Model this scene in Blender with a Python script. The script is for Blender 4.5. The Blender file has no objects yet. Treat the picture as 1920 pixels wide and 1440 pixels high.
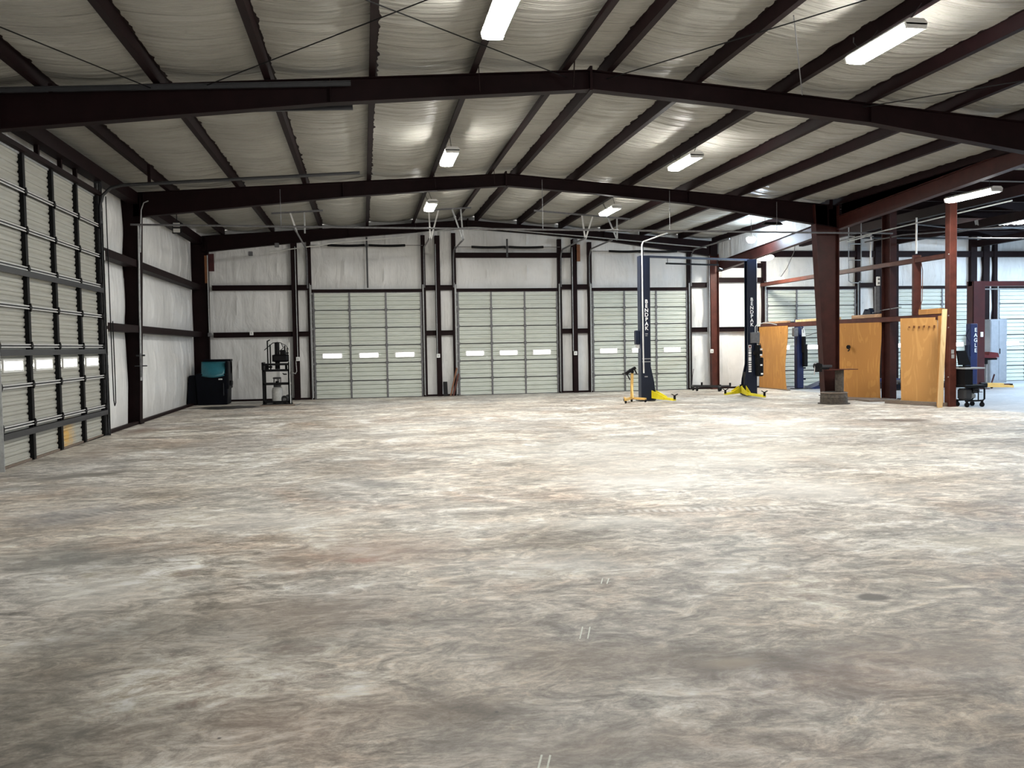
import bpy, math, random
from mathutils import Vector, Matrix, noise
random.seed(7)
scene = bpy.context.scene
COL = scene.collection
# ---------------------------------------------------------------- camera
CAMH = 1.740; F_PX = 1639.08; YAW = 0.16771; PITCH = 0.04420; ROLL = -0.01712
cd = bpy.data.cameras.new('camera'); cd.sensor_fit = 'HORIZONTAL'; cd.sensor_width = 36.0
cd.lens = F_PX * 36.0 / 1920.0; cd.clip_end = 200; cd.clip_start = 0.05
co = bpy.data.objects.new('camera', cd); COL.objects.link(co)
fw = Vector((math.sin(YAW)*math.cos(PITCH), math.cos(YAW)*math.cos(PITCH), -math.sin(PITCH)))
r0 = Vector((math.cos(YAW), -math.sin(YAW), 0)); u0 = r0.cross(fw)
r1 = math.cos(ROLL)*r0 + math.sin(ROLL)*u0; u1 = -math.sin(ROLL)*r0 + math.cos(ROLL)*u0
co.matrix_world = Matrix(((r1.x, u1.x, -fw.x, 0), (r1.y, u1.y, -fw.y, 0), (r1.z, u1.z, -fw.z, CAMH), (0, 0, 0, 1)))
scene.camera = co
# ---------------------------------------------------------------- light and exposure
LAMP = 62.0          # emission strength of the strip lamps
WORLD = 0.33
wd = bpy.data.worlds.new('daylight'); scene.world = wd; wd.use_nodes = True
bg = wd.node_tree.nodes['Background']; bg.inputs[0].default_value = (1.0, 0.96, 0.91, 1); bg.inputs[1].default_value = WORLD
scene.view_settings.view_transform = 'Standard'; scene.view_settings.look = 'None'
scene.view_settings.gamma = 1; scene.view_settings.use_curve_mapping = False
scene.view_settings.exposure = 1.85
try:
    scene.cycles.max_bounces = 6; scene.cycles.diffuse_bounces = 4
    scene.cycles.sample_clamp_indirect = 6
    scene.cycles.use_denoising = True
except Exception: pass

# ---------------------------------------------------------------- tags
def tag(o, label=None, cat=None, group=None, kind=None):
    if label: o['label'] = label
    if cat: o['category'] = cat
    if group: o['group'] = group
    if kind: o['kind'] = kind
    return o
def empty(name, loc=(0, 0, 0), rz=0.0, parent=None):
    o = bpy.data.objects.new(name, None); COL.objects.link(o)
    o.location = loc; o.rotation_euler = (0, 0, rz); o.empty_display_size = 0.2
    if parent: o.parent = parent
    return o
def thing(name, label, cat, loc=(0, 0, 0), rz=0.0, group=None, kind=None):
    return tag(empty(name, loc, rz), label, cat, group, kind)

# ---------------------------------------------------------------- mesh builder
class MB:
    def __init__(s): s.v = []; s.f = []
    def add(s, vs, fs):
        b = len(s.v); s.v += [tuple(p) for p in vs]; s.f += [tuple(i+b for i in f) for f in fs]; return s
    def hexa(s, p):      # p: 4 bottom then 4 top
        return s.add(p, [(3,2,1,0),(4,5,6,7),(0,1,5,4),(1,2,6,5),(2,3,7,6),(3,0,4,7)])
    def box(s, x0, x1, y0, y1, z0, z1):
        if x0 > x1: x0, x1 = x1, x0
        if y0 > y1: y0, y1 = y1, y0
        if z0 > z1: z0, z1 = z1, z0
        return s.hexa([(x0,y0,z0),(x1,y0,z0),(x1,y1,z0),(x0,y1,z0),(x0,y0,z1),(x1,y0,z1),(x1,y1,z1),(x0,y1,z1)])
    def rbox(s, x0, x1, y0, y1, z0, z1, r):     # chamfered box (vertical edges and top)
        P = [(x0+r,y0),(x1-r,y0),(x1,y0+r),(x1,y1-r),(x1-r,y1),(x0+r,y1),(x0,y1-r),(x0,y0+r)]
        cx, cy = (x0+x1)/2, (y0+y1)/2
        Q = [(cx+(a-cx)*(1-r/(x1-x0)*1.6), cy+(b-cy)*(1-r/(y1-y0)*1.6)) for a, b in P]
        vs = [(a,b,z0+r) for a,b in P]+[(a,b,z1-r) for a,b in P]+[(a,b,z1) for a,b in Q]+[(a,b,z0) for a,b in Q]
        fs = []
        for i in range(8):
            j = (i+1)%8
            fs += [(i,j,8+j,8+i),(8+i,8+j,16+j,16+i),(24+i,24+j,j,i)]
        fs += [tuple(16+i for i in range(8)), tuple(24+7-i for i in range(8))]
        return s.add(vs, fs)
    def bar(s, a, b, w, h, up=(0,0,1)):          # rectangular bar a->b, w sideways, h along up
        a = Vector(a); b = Vector(b); d = (b-a).normalized(); up = Vector(up)
        if abs(d.dot(up)) > 0.98: up = Vector((0,1,0))
        x = d.cross(up).normalized()*(w/2); y = x.cross(d).normalized()*(h/2)
        return s.hexa([a-x-y, a+x-y, b+x-y, b-x-y, a-x+y, a+x+y, b+x+y, b-x+y])
    def tube(s, pts, r, n=10, cap=True):
        pts = [Vector(p) for p in pts]; m = len(pts); rr = r if isinstance(r, (list, tuple)) else [r]*m
        ref = None; base = len(s.v); vs = []
        for i, p in enumerate(pts):
            d = (pts[min(i+1,m-1)]-pts[max(i-1,0)]).normalized()
            if ref is None:
                ref = Vector((0,0,1)) if abs(d.z) < 0.9 else Vector((1,0,0))
            x = (ref - d*ref.dot(d)).normalized(); ref = x; y = d.cross(x)
            vs += [p + x*rr[i]*math.cos(2*math.pi*k/n) + y*rr[i]*math.sin(2*math.pi*k/n) for k in range(n)]
        fs = []
        for i in range(m-1):
            for k in range(n):
                j = (k+1)%n; fs.append((i*n+k, i*n+j, (i+1)*n+j, (i+1)*n+k))
        if cap: fs += [tuple(range(n-1,-1,-1)), tuple((m-1)*n+k for k in range(n))]
        return s.add(vs, fs)
    def cyl(s, a, b, r, n=16): return s.tube([a, b], r, n)
    def lathe(s, prof, c=(0,0,0), n=24, cap=True):    # prof: [(r,z)]
        c = Vector(c); vs = []
        for r, z in prof: vs += [(c.x+r*math.cos(2*math.pi*k/n), c.y+r*math.sin(2*math.pi*k/n), c.z+z) for k in range(n)]
        fs = []
        for i in range(len(prof)-1):
            for k in range(n):
                j = (k+1)%n; fs.append((i*n+k, i*n+j, (i+1)*n+j, (i+1)*n+k))
        if cap: fs += [tuple(range(n-1,-1,-1)), tuple((len(prof)-1)*n+k for k in range(n))]
        return s.add(vs, fs)
    def prism(s, poly, axis, t0, t1):    # poly in the other two axes
        def pt(a, b, t): return {'x': (t,a,b), 'y': (a,t,b), 'z': (a,b,t)}[axis]
        n = len(poly)
        vs = [pt(a,b,t0) for a,b in poly]+[pt(a,b,t1) for a,b in poly]
        return s.add(vs, [tuple(range(n-1,-1,-1)), tuple(range(n,2*n))]+[(i,(i+1)%n,n+(i+1)%n,n+i) for i in range(n)])
    def strip(s, prof, ax0, ax1, place):   # extrude an open profile; place(t,(a,b))->xyz
        n = len(prof)
        vs = [place(ax0,p) for p in prof]+[place(ax1,p) for p in prof]
        return s.add(vs, [(i,i+1,n+i+1,n+i) for i in range(n-1)])
    def build(s, name, m, parent=None, smooth=False, bevel=0.0):
        me = bpy.data.meshes.new(name); me.from_pydata(s.v, [], s.f); me.update()
        o = bpy.data.objects.new(name, me); COL.objects.link(o)
        if m: me.materials.append(m)
        if parent: o.parent = parent
        if smooth:
            for p in me.polygons: p.use_smooth = True
            md = o.modifiers.new('es', 'EDGE_SPLIT'); md.split_angle = math.radians(38)
        if bevel:
            md = o.modifiers.new('bv', 'BEVEL'); md.width = bevel; md.segments = 2; md.limit_method = 'ANGLE'
        return o
def text_mesh(name, body, size, m, parent, mw, spacing=0.8, ext=0.002):
    cu = bpy.data.curves.new(name, 'FONT'); cu.body = body; cu.size = size; cu.align_x = 'CENTER'
    cu.space_line = spacing; cu.extrude = ext; cu.offset = size*0.018
    t = bpy.data.objects.new('tmp', cu); COL.objects.link(t)
    dg = bpy.context.evaluated_depsgraph_get(); me = bpy.data.meshes.new_from_object(t.evaluated_get(dg))
    bpy.data.objects.remove(t); me.transform(mw); me.materials.clear(); me.materials.append(m)
    o = bpy.data.objects.new(name, me); COL.objects.link(o); o.parent = parent
    return o

# ---------------------------------------------------------------- materials
def newmat(name):
    m = bpy.data.materials.new(name); m.use_nodes = True
    nt = m.node_tree; b = nt.nodes['Principled BSDF']; return m, nt, b
def N(nt, t, **kw):
    n = nt.nodes.new(t)
    for k, v in kw.items():
        if k.startswith('i_'):
            key = k[2:]; key = int(key) if key.isdigit() else key
            n.inputs[key].default_value = v
        else: setattr(n, k, v)
    return n
def ramp(nt, src, stops):
    r = nt.nodes.new('ShaderNodeValToRGB'); e = r.color_ramp.elements
    while len(e) < len(stops): e.new(0.5)
    for el, (p, c) in zip(e, stops): el.position = p; el.color = (*c, 1) if len(c) == 3 else c
    nt.links.new(src, r.inputs[0]); return r
def mat(name, col, rough=0.5, metal=0.0, var=0.12, scale=6.0, bump=0.0, stretch=(1,1,1), spec=0.5):
    m, nt, b = newmat(name); L = nt.links
    tc = N(nt, 'ShaderNodeTexCoord'); mp = N(nt, 'ShaderNodeMapping'); mp.inputs['Scale'].default_value = stretch
    L.new(tc.outputs['Object'], mp.inputs[0])
    no = N(nt, 'ShaderNodeTexNoise', i_Scale=scale, i_Detail=5.0, i_Roughness=0.6); L.new(mp.outputs[0], no.inputs['Vector'])
    lo = tuple(c*(1-var) for c in col); hi = tuple(min(1, c*(1+var)) for c in col)
    r = ramp(nt, no.outputs['Fac'], [(0.3, lo), (0.7, hi)]); L.new(r.outputs[0], b.inputs['Base Color'])
    b.inputs['Roughness'].default_value = rough; b.inputs['Metallic'].default_value = metal
    b.inputs['Specular IOR Level'].default_value = spec
    if bump:
        bp = N(nt, 'ShaderNodeBump', i_Strength=bump, i_Distance=0.02); L.new(no.outputs['Fac'], bp.inputs['Height'])
        L.new(bp.outputs[0], b.inputs['Normal'])
    return m
def emit(name, col, st):
    m, nt, b = newmat(name); b.inputs['Base Color'].default_value = (*col, 1)
    b.inputs['Emission Color'].default_value = (*col, 1); b.inputs['Emission Strength'].default_value = st
    return m
M = {}
M['steel'] = mat('red_oxide_steel', (0.0085, 0.0026, 0.0032), 0.6, var=0.3, scale=3, spec=0.12)
M['rust'] = mat('brown_primer_steel', (0.075, 0.022, 0.015), 0.5, var=0.3, scale=4, spec=0.2)  # red oxide steel with nearby lamp light put into its colour
M['black'] = mat('black_paint', (0.0035, 0.0035, 0.0042), 0.5, var=0.3, spec=0.15)
M['rustdk'] = mat('dark_brown_primer', (0.034, 0.0095, 0.0075), 0.5, var=0.3, scale=4, spec=0.2)  # same red oxide steel, weaker lamp light put into its colour
M['strut'] = mat('bright_zinc', (0.62, 0.62, 0.60), 0.4, metal=0.1, var=0.1)
M['rubber'] = mat('rubber', (0.02, 0.02, 0.02), 0.8, var=0.2)
M['dkgrey'] = mat('dark_grey_metal', (0.022, 0.023, 0.026), 0.5, var=0.25)
M['galv'] = mat('galvanised', (0.36, 0.37, 0.37), 0.42, metal=0.35, var=0.2, scale=14)
M['galvdk'] = mat('dull_galvanised', (0.13, 0.13, 0.135), 0.5, metal=0.3, var=0.25, scale=14)
M['chrome'] = mat('bright_metal', (0.7, 0.7, 0.7), 0.25, metal=0.8, var=0.1)
M['pipe'] = mat('white_conduit', (0.62, 0.62, 0.60), 0.4, var=0.1)
M['navy'] = mat('navy_paint', (0.006, 0.010, 0.024), 0.4, var=0.2, scale=3, spec=0.25)
M['navylt'] = mat('navy_grey_paint', (0.022, 0.030, 0.055), 0.4, var=0.2, scale=3)  # lighter, greyer navy for the lift's back webs, caps and crossbar
M['blue'] = mat('blue_paint', (0.003, 0.010, 0.065), 0.4, var=0.25, scale=3)
M['yellow'] = mat('yellow_paint', (0.78, 0.66, 0.02), 0.45, var=0.15, scale=5)
M['amber'] = mat('faded_yellow_paint', (0.74, 0.46, 0.13), 0.5, var=0.15, scale=5)
M['red'] = mat('red_paint', (0.12, 0.006, 0.009), 0.4, var=0.2, scale=5)
M['maroon'] = mat('maroon_paint', (0.05, 0.005, 0.006), 0.4, var=0.25, scale=3)
M['white'] = mat('white_plastic', (0.72, 0.72, 0.70), 0.5, var=0.05)
M['ink'] = mat('white_lettering', (0.85, 0.85, 0.85), 0.5, var=0.02)
M['paint_mark'] = mat('white_paint_mark', (0.72, 0.75, 0.68), 0.7, var=0.15, scale=40)
M['teal'] = mat('teal_plastic', (0.022, 0.13, 0.165), 0.3, var=0.25, scale=3)
M['bin'] = mat('dark_navy_plastic', (0.0012, 0.0018, 0.0045), 0.5, var=0.3, spec=0.1)
M['tank'] = mat('grey_white_enamel', (0.42, 0.42, 0.40), 0.4, var=0.15, scale=12)
M['greycab'] = mat('grey_panel', (0.22, 0.235, 0.26), 0.5, var=0.1)
M['concrete'] = mat('rough_concrete', (0.055, 0.045, 0.035), 0.9, var=0.5, scale=14, bump=0.6)
M['brown'] = mat('brown_board', (0.16, 0.055, 0.015), 0.6, var=0.2)
M['plank'] = mat('weathered_plank', (0.17, 0.13, 0.10), 0.8, var=0.4, scale=10, stretch=(1, 8, 8))
M['cord'] = mat('black_cord', (0.01, 0.01, 0.01), 0.6)
M['whitewire'] = mat('white_wire', (0.6, 0.6, 0.58), 0.6)
M['window'] = emit('daylit_pane', (1.0, 1.0, 1.0), 4.0)
M['lamp'] = emit('lamp_diffuser', (1.0, 0.985, 0.94), LAMP)
M['coollamp'] = emit('cool_lamp_diffuser', (0.58, 0.78, 1.0), 230.0)  # only for the added fill lamps of the side bay
M['bulb'] = emit('cool_bulb', (0.72, 0.86, 1.0), 110.0)
M['bowl'] = emit('bowl_bulb', (1.0, 0.96, 0.86), 75.0)
M['flood_off'] = mat('unlit_lens', (0.5, 0.5, 0.47), 0.3, var=0.15)
def wood(name, c0, c1, axis_scale):
    m, nt, b = newmat(name); L = nt.links
    tc = N(nt, 'ShaderNodeTexCoord'); mp = N(nt, 'ShaderNodeMapping'); mp.inputs['Scale'].default_value = axis_scale
    L.new(tc.outputs['Object'], mp.inputs[0])
    n1 = N(nt, 'ShaderNodeTexNoise', i_Scale=2.6, i_Detail=3.0, i_Distortion=1.2); L.new(mp.outputs[0], n1.inputs['Vector'])
    w = N(nt, 'ShaderNodeMath', operation='MULTIPLY'); w.inputs[1].default_value = 22; L.new(n1.outputs['Fac'], w.inputs[0])
    sn = N(nt, 'ShaderNodeMath', operation='SINE'); L.new(w.outputs[0], sn.inputs[0])
    r = ramp(nt, sn.outputs[0], [(0.0, c0), (0.75, c1)])
    kn = N(nt, 'ShaderNodeTexVoronoi', i_Scale=2.6); L.new(tc.outputs['Object'], kn.inputs['Vector'])
    kr = ramp(nt, kn.outputs['Distance'], [(0.03, (0.16, 0.07, 0.02)), (0.07, (1, 1, 1))])
    mx = N(nt, 'ShaderNodeMixRGB', blend_type='MULTIPLY'); mx.inputs[0].default_value = 0.8
    L.new(r.outputs[0], mx.inputs[1]); L.new(kr.outputs[0], mx.inputs[2]); L.new(mx.outputs[0], b.inputs['Base Color'])
    b.inputs['Roughness'].default_value = 0.6
    return m
M['ply'] = wood('plywood', (0.47, 0.235, 0.065), (0.54, 0.285, 0.085), (1.6, 1.6, 0.35))
M['ply2'] = wood('orange_plywood', (0.44, 0.195, 0.040), (0.51, 0.24, 0.052), (1.6, 1.6, 0.3))
M['pine'] = wood('pale_pine', (0.62, 0.42, 0.20), (0.74, 0.54, 0.28), (2.2, 2.2, 0.25))
M['cardboard'] = wood('cut_lumber', (0.36, 0.20, 0.10), (0.48, 0.29, 0.15), (0.6, 0.6, 2.0))

def insulation(name, horiz):
    # white vinyl-faced blanket; folds come from bump and from the mesh itself
    m, nt, b = newmat(name); L = nt.links
    tc = N(nt, 'ShaderNodeTexCoord'); mp = N(nt, 'ShaderNodeMapping'); L.new(tc.outputs['Object'], mp.inputs[0])
    mp.inputs['Scale'].default_value = (0.35, 7.5, 0.35) if horiz == 'roof' else ((7.0, 7.0, 0.5))
    n1 = N(nt, 'ShaderNodeTexNoise', i_Scale=1.0, i_Detail=4.0, i_Roughness=0.55, i_Distortion=0.35); L.new(mp.outputs[0], n1.inputs['Vector'])
    mp2 = N(nt, 'ShaderNodeMapping'); L.new(tc.outputs['Object'], mp2.inputs[0])
    mp2.inputs['Scale'].default_value = (0.5, 2.2, 0.5) if horiz == 'roof' else ((2.4, 2.4, 0.9))
    n2 = N(nt, 'ShaderNodeTexNoise', i_Scale=1.0, i_Detail=3.0, i_Roughness=0.5, i_Distortion=0.8); L.new(mp2.outputs[0], n2.inputs['Vector'])
    bp = N(nt, 'ShaderNodeBump', i_Strength=1.0 if horiz == 'roof' else 0.40, i_Distance=0.16 if horiz == 'roof' else 0.05); L.new(n1.outputs['Fac'], bp.inputs['Height'])
    bp2 = N(nt, 'ShaderNodeBump', i_Strength=0.5, i_Distance=0.12); L.new(n2.outputs['Fac'], bp2.inputs['Height']); L.new(bp.outputs[0], bp2.inputs['Normal'])
    L.new(bp2.outputs[0], b.inputs['Normal'])
    n3 = N(nt, 'ShaderNodeTexNoise', i_Scale=0.5, i_Detail=5.0, i_Roughness=0.6); L.new(tc.outputs['Object'], n3.inputs['Vector'])
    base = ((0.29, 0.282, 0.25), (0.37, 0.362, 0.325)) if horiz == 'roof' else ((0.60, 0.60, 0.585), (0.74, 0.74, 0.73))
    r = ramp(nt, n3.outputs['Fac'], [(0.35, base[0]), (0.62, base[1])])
    n4 = N(nt, 'ShaderNodeTexNoise', i_Scale=5.0, i_Detail=6.0, i_Roughness=0.75); L.new(tc.outputs['Object'], n4.inputs['Vector'])
    r4 = ramp(nt, n4.outputs['Fac'], [(0.30, (0.45, 0.43, 0.40)), (0.38, (1, 1, 1))])
    mx = N(nt, 'ShaderNodeMixRGB', blend_type='MULTIPLY'); mx.inputs[0].default_value = 0.35
    L.new(r.outputs[0], mx.inputs[1]); L.new(r4.outputs[0], mx.inputs[2]); L.new(mx.outputs[0], b.inputs['Base Color'])
    b.inputs['Roughness'].default_value = 0.42
    b.inputs['Specular IOR Level'].default_value = 0.16
    return m
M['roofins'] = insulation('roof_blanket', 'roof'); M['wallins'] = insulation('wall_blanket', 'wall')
def doormat(name, col, dirt=0.5, rust_or_lit=None):
    m, nt, b = newmat(name); L = nt.links
    tc = N(nt, 'ShaderNodeTexCoord'); mp = N(nt, 'ShaderNodeMapping'); mp.inputs['Scale'].default_value = (1.2, 1.2, 9)
    L.new(tc.outputs['Object'], mp.inputs[0])
    n = N(nt, 'ShaderNodeTexNoise', i_Scale=1.5, i_Detail=6.0, i_Roughness=0.65); L.new(mp.outputs[0], n.inputs['Vector'])
    r = ramp(nt, n.outputs['Fac'], [(0.3, tuple(c*(1-0.28*dirt) for c in col)), (0.65, col)])
    out = r.outputs[0]
    if rust_or_lit:
        mr = N(nt, 'ShaderNodeMapping'); mr.inputs['Location'].default_value = tuple(-a/s for a, s in zip(rust_or_lit[0], rust_or_lit[1]))
        mr.inputs['Scale'].default_value = tuple(1/s for s in rust_or_lit[1]); L.new(tc.outputs['Object'], mr.inputs[0])
        g = N(nt, 'ShaderNodeTexGradient', gradient_type='SPHERICAL'); L.new(mr.outputs[0], g.inputs[0])
        nn = N(nt, 'ShaderNodeTexNoise', i_Scale=9.0, i_Detail=4.0); L.new(tc.outputs['Object'], nn.inputs['Vector'])
        mu = N(nt, 'ShaderNodeMath', operation='MULTIPLY'); L.new(g.outputs['Fac'], mu.inputs[0]); L.new(nn.outputs['Fac'], mu.inputs[1])
        rr = ramp(nt, mu.outputs[0], [(0.06, (0, 0, 0)), (0.46, (0.85, 0.85, 0.85))])
        mx = N(nt, 'ShaderNodeMixRGB'); L.new(rr.outputs[0], mx.inputs[0]); L.new(out, mx.inputs[1]); mx.inputs[2].default_value = (0.62, 0.36, 0.06, 1)
        out = mx.outputs[0]
    L.new(out, b.inputs['Base Color']); b.inputs['Roughness'].default_value = 0.45
    return m
M['door'] = doormat('door_panel', (0.60, 0.63, 0.57)); M['doorleft'] = doormat('left_door_panel', (0.40, 0.395, 0.35), rust_or_lit=((0.42, 0.0, 0.22), (0.62, 0.9, 0.50)))

def floor_mat():
    m, nt, b = newmat('stained_concrete_slab'); L = nt.links
    tc = N(nt, 'ShaderNodeTexCoord'); P = tc.outputs['Object']
    def noise_(scale, det, rough, dist, stretch=(1,1,1), rot=0.0, loc=(0,0,0)):
        mp = N(nt, 'ShaderNodeMapping'); mp.inputs['Scale'].default_value = stretch; mp.inputs['Rotation'].default_value = (0,0,rot)
        mp.inputs['Location'].default_value = loc
        L.new(P, mp.inputs[0]); n = N(nt, 'ShaderNodeTexNoise', i_Scale=scale, i_Detail=det, i_Roughness=rough, i_Distortion=dist)
        L.new(mp.outputs[0], n.inputs['Vector']); return n.outputs['Fac']
    def mix(fac, a, bb, mode='MIX'):
        x = N(nt, 'ShaderNodeMixRGB', blend_type=mode)
        for i, s in ((0, fac), (1, a), (2, bb)):
            if hasattr(s, 'is_output') or hasattr(s, 'links'): L.new(s, x.inputs[i])
            elif isinstance(s, (int, float)): x.inputs[i].default_value = s
            else: x.inputs[i].default_value = (*s, 1)
        return x.outputs[0]
    g = lambda v: (v, v, v)
    warm = ramp(nt, noise_(0.42, 5, 0.6, 0.6), [(0.36, (0.32, 0.275, 0.225)), (0.50, (0.46, 0.415, 0.355)), (0.64, (0.62, 0.585, 0.515))]).outputs[0]
    grey = (0.37, 0.355, 0.33)
    c = mix(ramp(nt, noise_(0.33, 4, 0.55, 0.5, loc=(3,7,0)), [(0.44, g(0)), (0.60, g(0.75))]).outputs[0], warm, grey)
    c = mix(ramp(nt, noise_(0.55, 4, 0.6, 0.8, loc=(11,2,0)), [(0.53, g(0)), (0.68, g(0.50))]).outputs[0], c, (0.37, 0.27, 0.20))
    c = mix(ramp(nt, noise_(0.8, 6, 0.65, 1.0, loc=(5,19,0)), [(0.52, g(0)), (0.68, g(0.7))]).outputs[0], c, (0.74, 0.72, 0.66))
    c = mix(ramp(nt, noise_(0.7, 6, 0.66, 1.2, stretch=(0.6,1.3,1), rot=0.4, loc=(1,4,0)), [(0.50, g(0)), (0.66, g(0.62))]).outputs[0], c, (0.175, 0.155, 0.13))
    # trowel swirls, fine streaks
    sw = noise_(3.4, 8, 0.74, 1.4, stretch=(0.75, 1.25, 1), rot=-0.45)
    c = mix(0.9, c, ramp(nt, sw, [(0.36, g(0.24)), (0.5, g(0.52)), (0.62, g(0.84))]).outputs[0], 'OVERLAY')
    sw2 = noise_(8, 7, 0.76, 1.8, stretch=(0.65, 1.35, 1), rot=0.5)
    c = mix(0.8, c, ramp(nt, sw2, [(0.34, g(0.32)), (0.66, g(0.70))]).outputs[0], 'OVERLAY')
    c = mix(0.6, c, ramp(nt, noise_(21, 6, 0.8, 1.2, stretch=(0.7, 1.3, 1), rot=-0.8, loc=(2,2,0)), [(0.36, g(0.32)), (0.66, g(0.70))]).outputs[0], 'OVERLAY')
    c = mix(0.25, c, ramp(nt, noise_(75, 4, 0.75, 0), [(0.3, g(0.35)), (0.7, g(0.65))]).outputs[0], 'OVERLAY')
    # individual stains and broad pale or dark patches: x, y, rx, ry, rotation, colour, strength
    warp = N(nt, 'ShaderNodeTexNoise', i_Scale=1.6, i_Detail=5.0, i_Roughness=0.6); L.new(P, warp.inputs['Vector'])
    wsub = N(nt, 'ShaderNodeVectorMath', operation='SUBTRACT'); L.new(warp.outputs['Color'], wsub.inputs[0]); wsub.inputs[1].default_value = (0.5,0.5,0.5)
    def stain_patch(c, x, y, rx, ry, col, st, rot=0.0, edge=0.35, wob=0.9):
        ws = N(nt, 'ShaderNodeVectorMath', operation='SCALE'); L.new(wsub.outputs[0], ws.inputs[0]); ws.inputs['Scale'].default_value = wob*min(rx, ry)*2
        wa = N(nt, 'ShaderNodeVectorMath', operation='ADD'); L.new(P, wa.inputs[0]); L.new(ws.outputs[0], wa.inputs[1])
        s1 = N(nt, 'ShaderNodeVectorMath', operation='SUBTRACT'); L.new(wa.outputs[0], s1.inputs[0]); s1.inputs[1].default_value = (x, y, 0)
        ro = N(nt, 'ShaderNodeVectorRotate', rotation_type='Z_AXIS'); L.new(s1.outputs[0], ro.inputs['Vector']); ro.inputs['Angle'].default_value = rot
        mu = N(nt, 'ShaderNodeVectorMath', operation='MULTIPLY'); L.new(ro.outputs[0], mu.inputs[0]); mu.inputs[1].default_value = (1/rx, 1/ry, 0)
        ln = N(nt, 'ShaderNodeVectorMath', operation='LENGTH'); L.new(mu.outputs[0], ln.inputs[0])
        mr = N(nt, 'ShaderNodeMapRange'); L.new(ln.outputs['Value'], mr.inputs[0])
        for i, v in ((1, 1.0), (2, 1.0-edge), (3, 0.0), (4, st)): mr.inputs[i].default_value = v
        return mix(mr.outputs[0], c, col)
    dk = (0.085, 0.074, 0.062); br = (0.34, 0.22, 0.165); gy = (0.20, 0.20, 0.185); pale = (0.76, 0.75, 0.71)
    for a in [(2.02,4.42,0.50,0.30,dk,0.62,0.2,0.9),(2.25,4.30,0.22,0.20,(0.05,0.055,0.05),0.55,0,0.8),(1.93,4.42,0.20,0.10,(0.42,0.36,0.28),0.7,0,0.6),
              (0.48,4.03,0.42,0.30,(0.10,0.075,0.055),0.6,0,0.95),(2.4,4.1,1.0,0.5,(0.24,0.16,0.14),0.35,0,0.9),
              (0.02,7.45,1.0,0.75,br,0.55,0.2,0.9),(-0.05,7.2,0.20,0.16,(0.36,0.16,0.10),0.5,0,0.8),
              (0.09,11.25,0.62,0.55,(0.14,0.14,0.14),0.6,0.2,0.8),(3.35,5.33,0.13,0.10,(0.12,0.11,0.10),0.85,0,0.35,0.5),
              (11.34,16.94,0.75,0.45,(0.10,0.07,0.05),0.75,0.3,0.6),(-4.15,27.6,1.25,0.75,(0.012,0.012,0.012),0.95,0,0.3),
              (-4.0,13.2,0.95,0.32,(0.15,0.14,0.12),0.75,-0.5,0.5),(-4.5,12.2,0.7,0.35,(0.17,0.16,0.14),0.6,-0.3,0.6),
              (-2.9,16.9,1.4,0.8,(0.24,0.20,0.17),0.4,0,0.8),(-2.5,7.9,1.1,0.7,gy,0.75,0.3,0.9),(-3.0,10.0,1.2,0.8,(0.27,0.27,0.29),0.5,0.2,0.9),
              (-1.5,5.6,1.0,0.8,gy,0.62,0.2,0.9),(-1.9,4.8,0.9,0.7,(0.13,0.135,0.12),0.5,0.2,0.9),(-0.55,5.3,0.9,0.5,(0.20,0.19,0.17),0.4,0,0.9),
              (-1.9,6.7,0.9,0.6,(0.60,0.59,0.55),0.5,0,0.9),(-0.9,9.0,1.2,0.7,pale,0.35,0,0.9),(3.5,10.6,1.4,0.9,pale,0.65,0.2,0.9),
              (5.2,9.4,1.6,1.0,pale,0.45,0.2,0.9),(2.4,8.2,1.5,0.35,(0.68,0.67,0.62),0.5,0.1,0.9),(6.6,12.5,2.2,1.6,(0.66,0.63,0.55),0.5,0,0.9),
              (3.9,14.2,2.6,2.0,(0.63,0.62,0.57),0.5,0,0.9),(1.5,6.7,0.8,0.45,(0.62,0.63,0.61),0.5,0.2,0.9),(8.2,16.0,3,2.6,(0.66,0.62,0.54),0.45,0,0.9),
              (-2.0,22.5,1.3,0.6,(0.20,0.17,0.13),0.6,0,0.7),(-3.6,24.0,1.0,0.7,(0.19,0.17,0.14),0.6,0,0.7),(2.8,24.5,2.4,0.5,(0.2,0.18,0.15),0.45,0,0.8),
              (-3.3,20.0,0.55,0.5,(0.15,0.13,0.11),0.6,0,0.7),(-4.9,20.5,0.35,1.4,(0.16,0.09,0.07),0.6,0,0.9),(-4.6,16.2,0.55,2.2,(0.21,0.16,0.12),0.6,0,0.9),
              (0.2,17.5,1.7,0.7,(0.22,0.19,0.16),0.45,0,0.8),(6.0,20.5,2.2,0.5,(0.24,0.20,0.15),0.45,0,0.8),(9.9,24.0,1.4,0.7,(0.22,0.19,0.15),0.55,0,0.8),
              (-0.4,4.1,0.9,0.45,(0.30,0.21,0.16),0.4,0,0.9),(-1.4,4.15,0.8,0.5,(0.10,0.10,0.088),0.6,0.3,0.9),(-0.3,5.9,0.8,0.6,(0.31,0.25,0.20),0.55,0,0.9),(1.3,4.6,1.0,0.4,(0.25,0.21,0.175),0.5,0.2,0.9),(3.2,4.3,1.2,0.5,(0.30,0.26,0.22),0.5,0.1,0.9),(0.9,3.6,0.9,0.35,(0.27,0.235,0.20),0.5,0,0.9),(4.2,12.0,2.4,1.2,(0.70,0.68,0.62),0.45,0,0.9),(5.2,6.6,0.9,0.5,(0.68,0.62,0.47),0.35,0,0.9)]:
        c = stain_patch(c, a[0], a[1], a[2], a[3], a[4], a[5], rot=a[6], edge=a[7], wob=a[8] if len(a) > 8 else 0.9)
    # specks
    vo = N(nt, 'ShaderNodeTexVoronoi', i_Scale=2.3); L.new(P, vo.inputs['Vector'])
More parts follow.
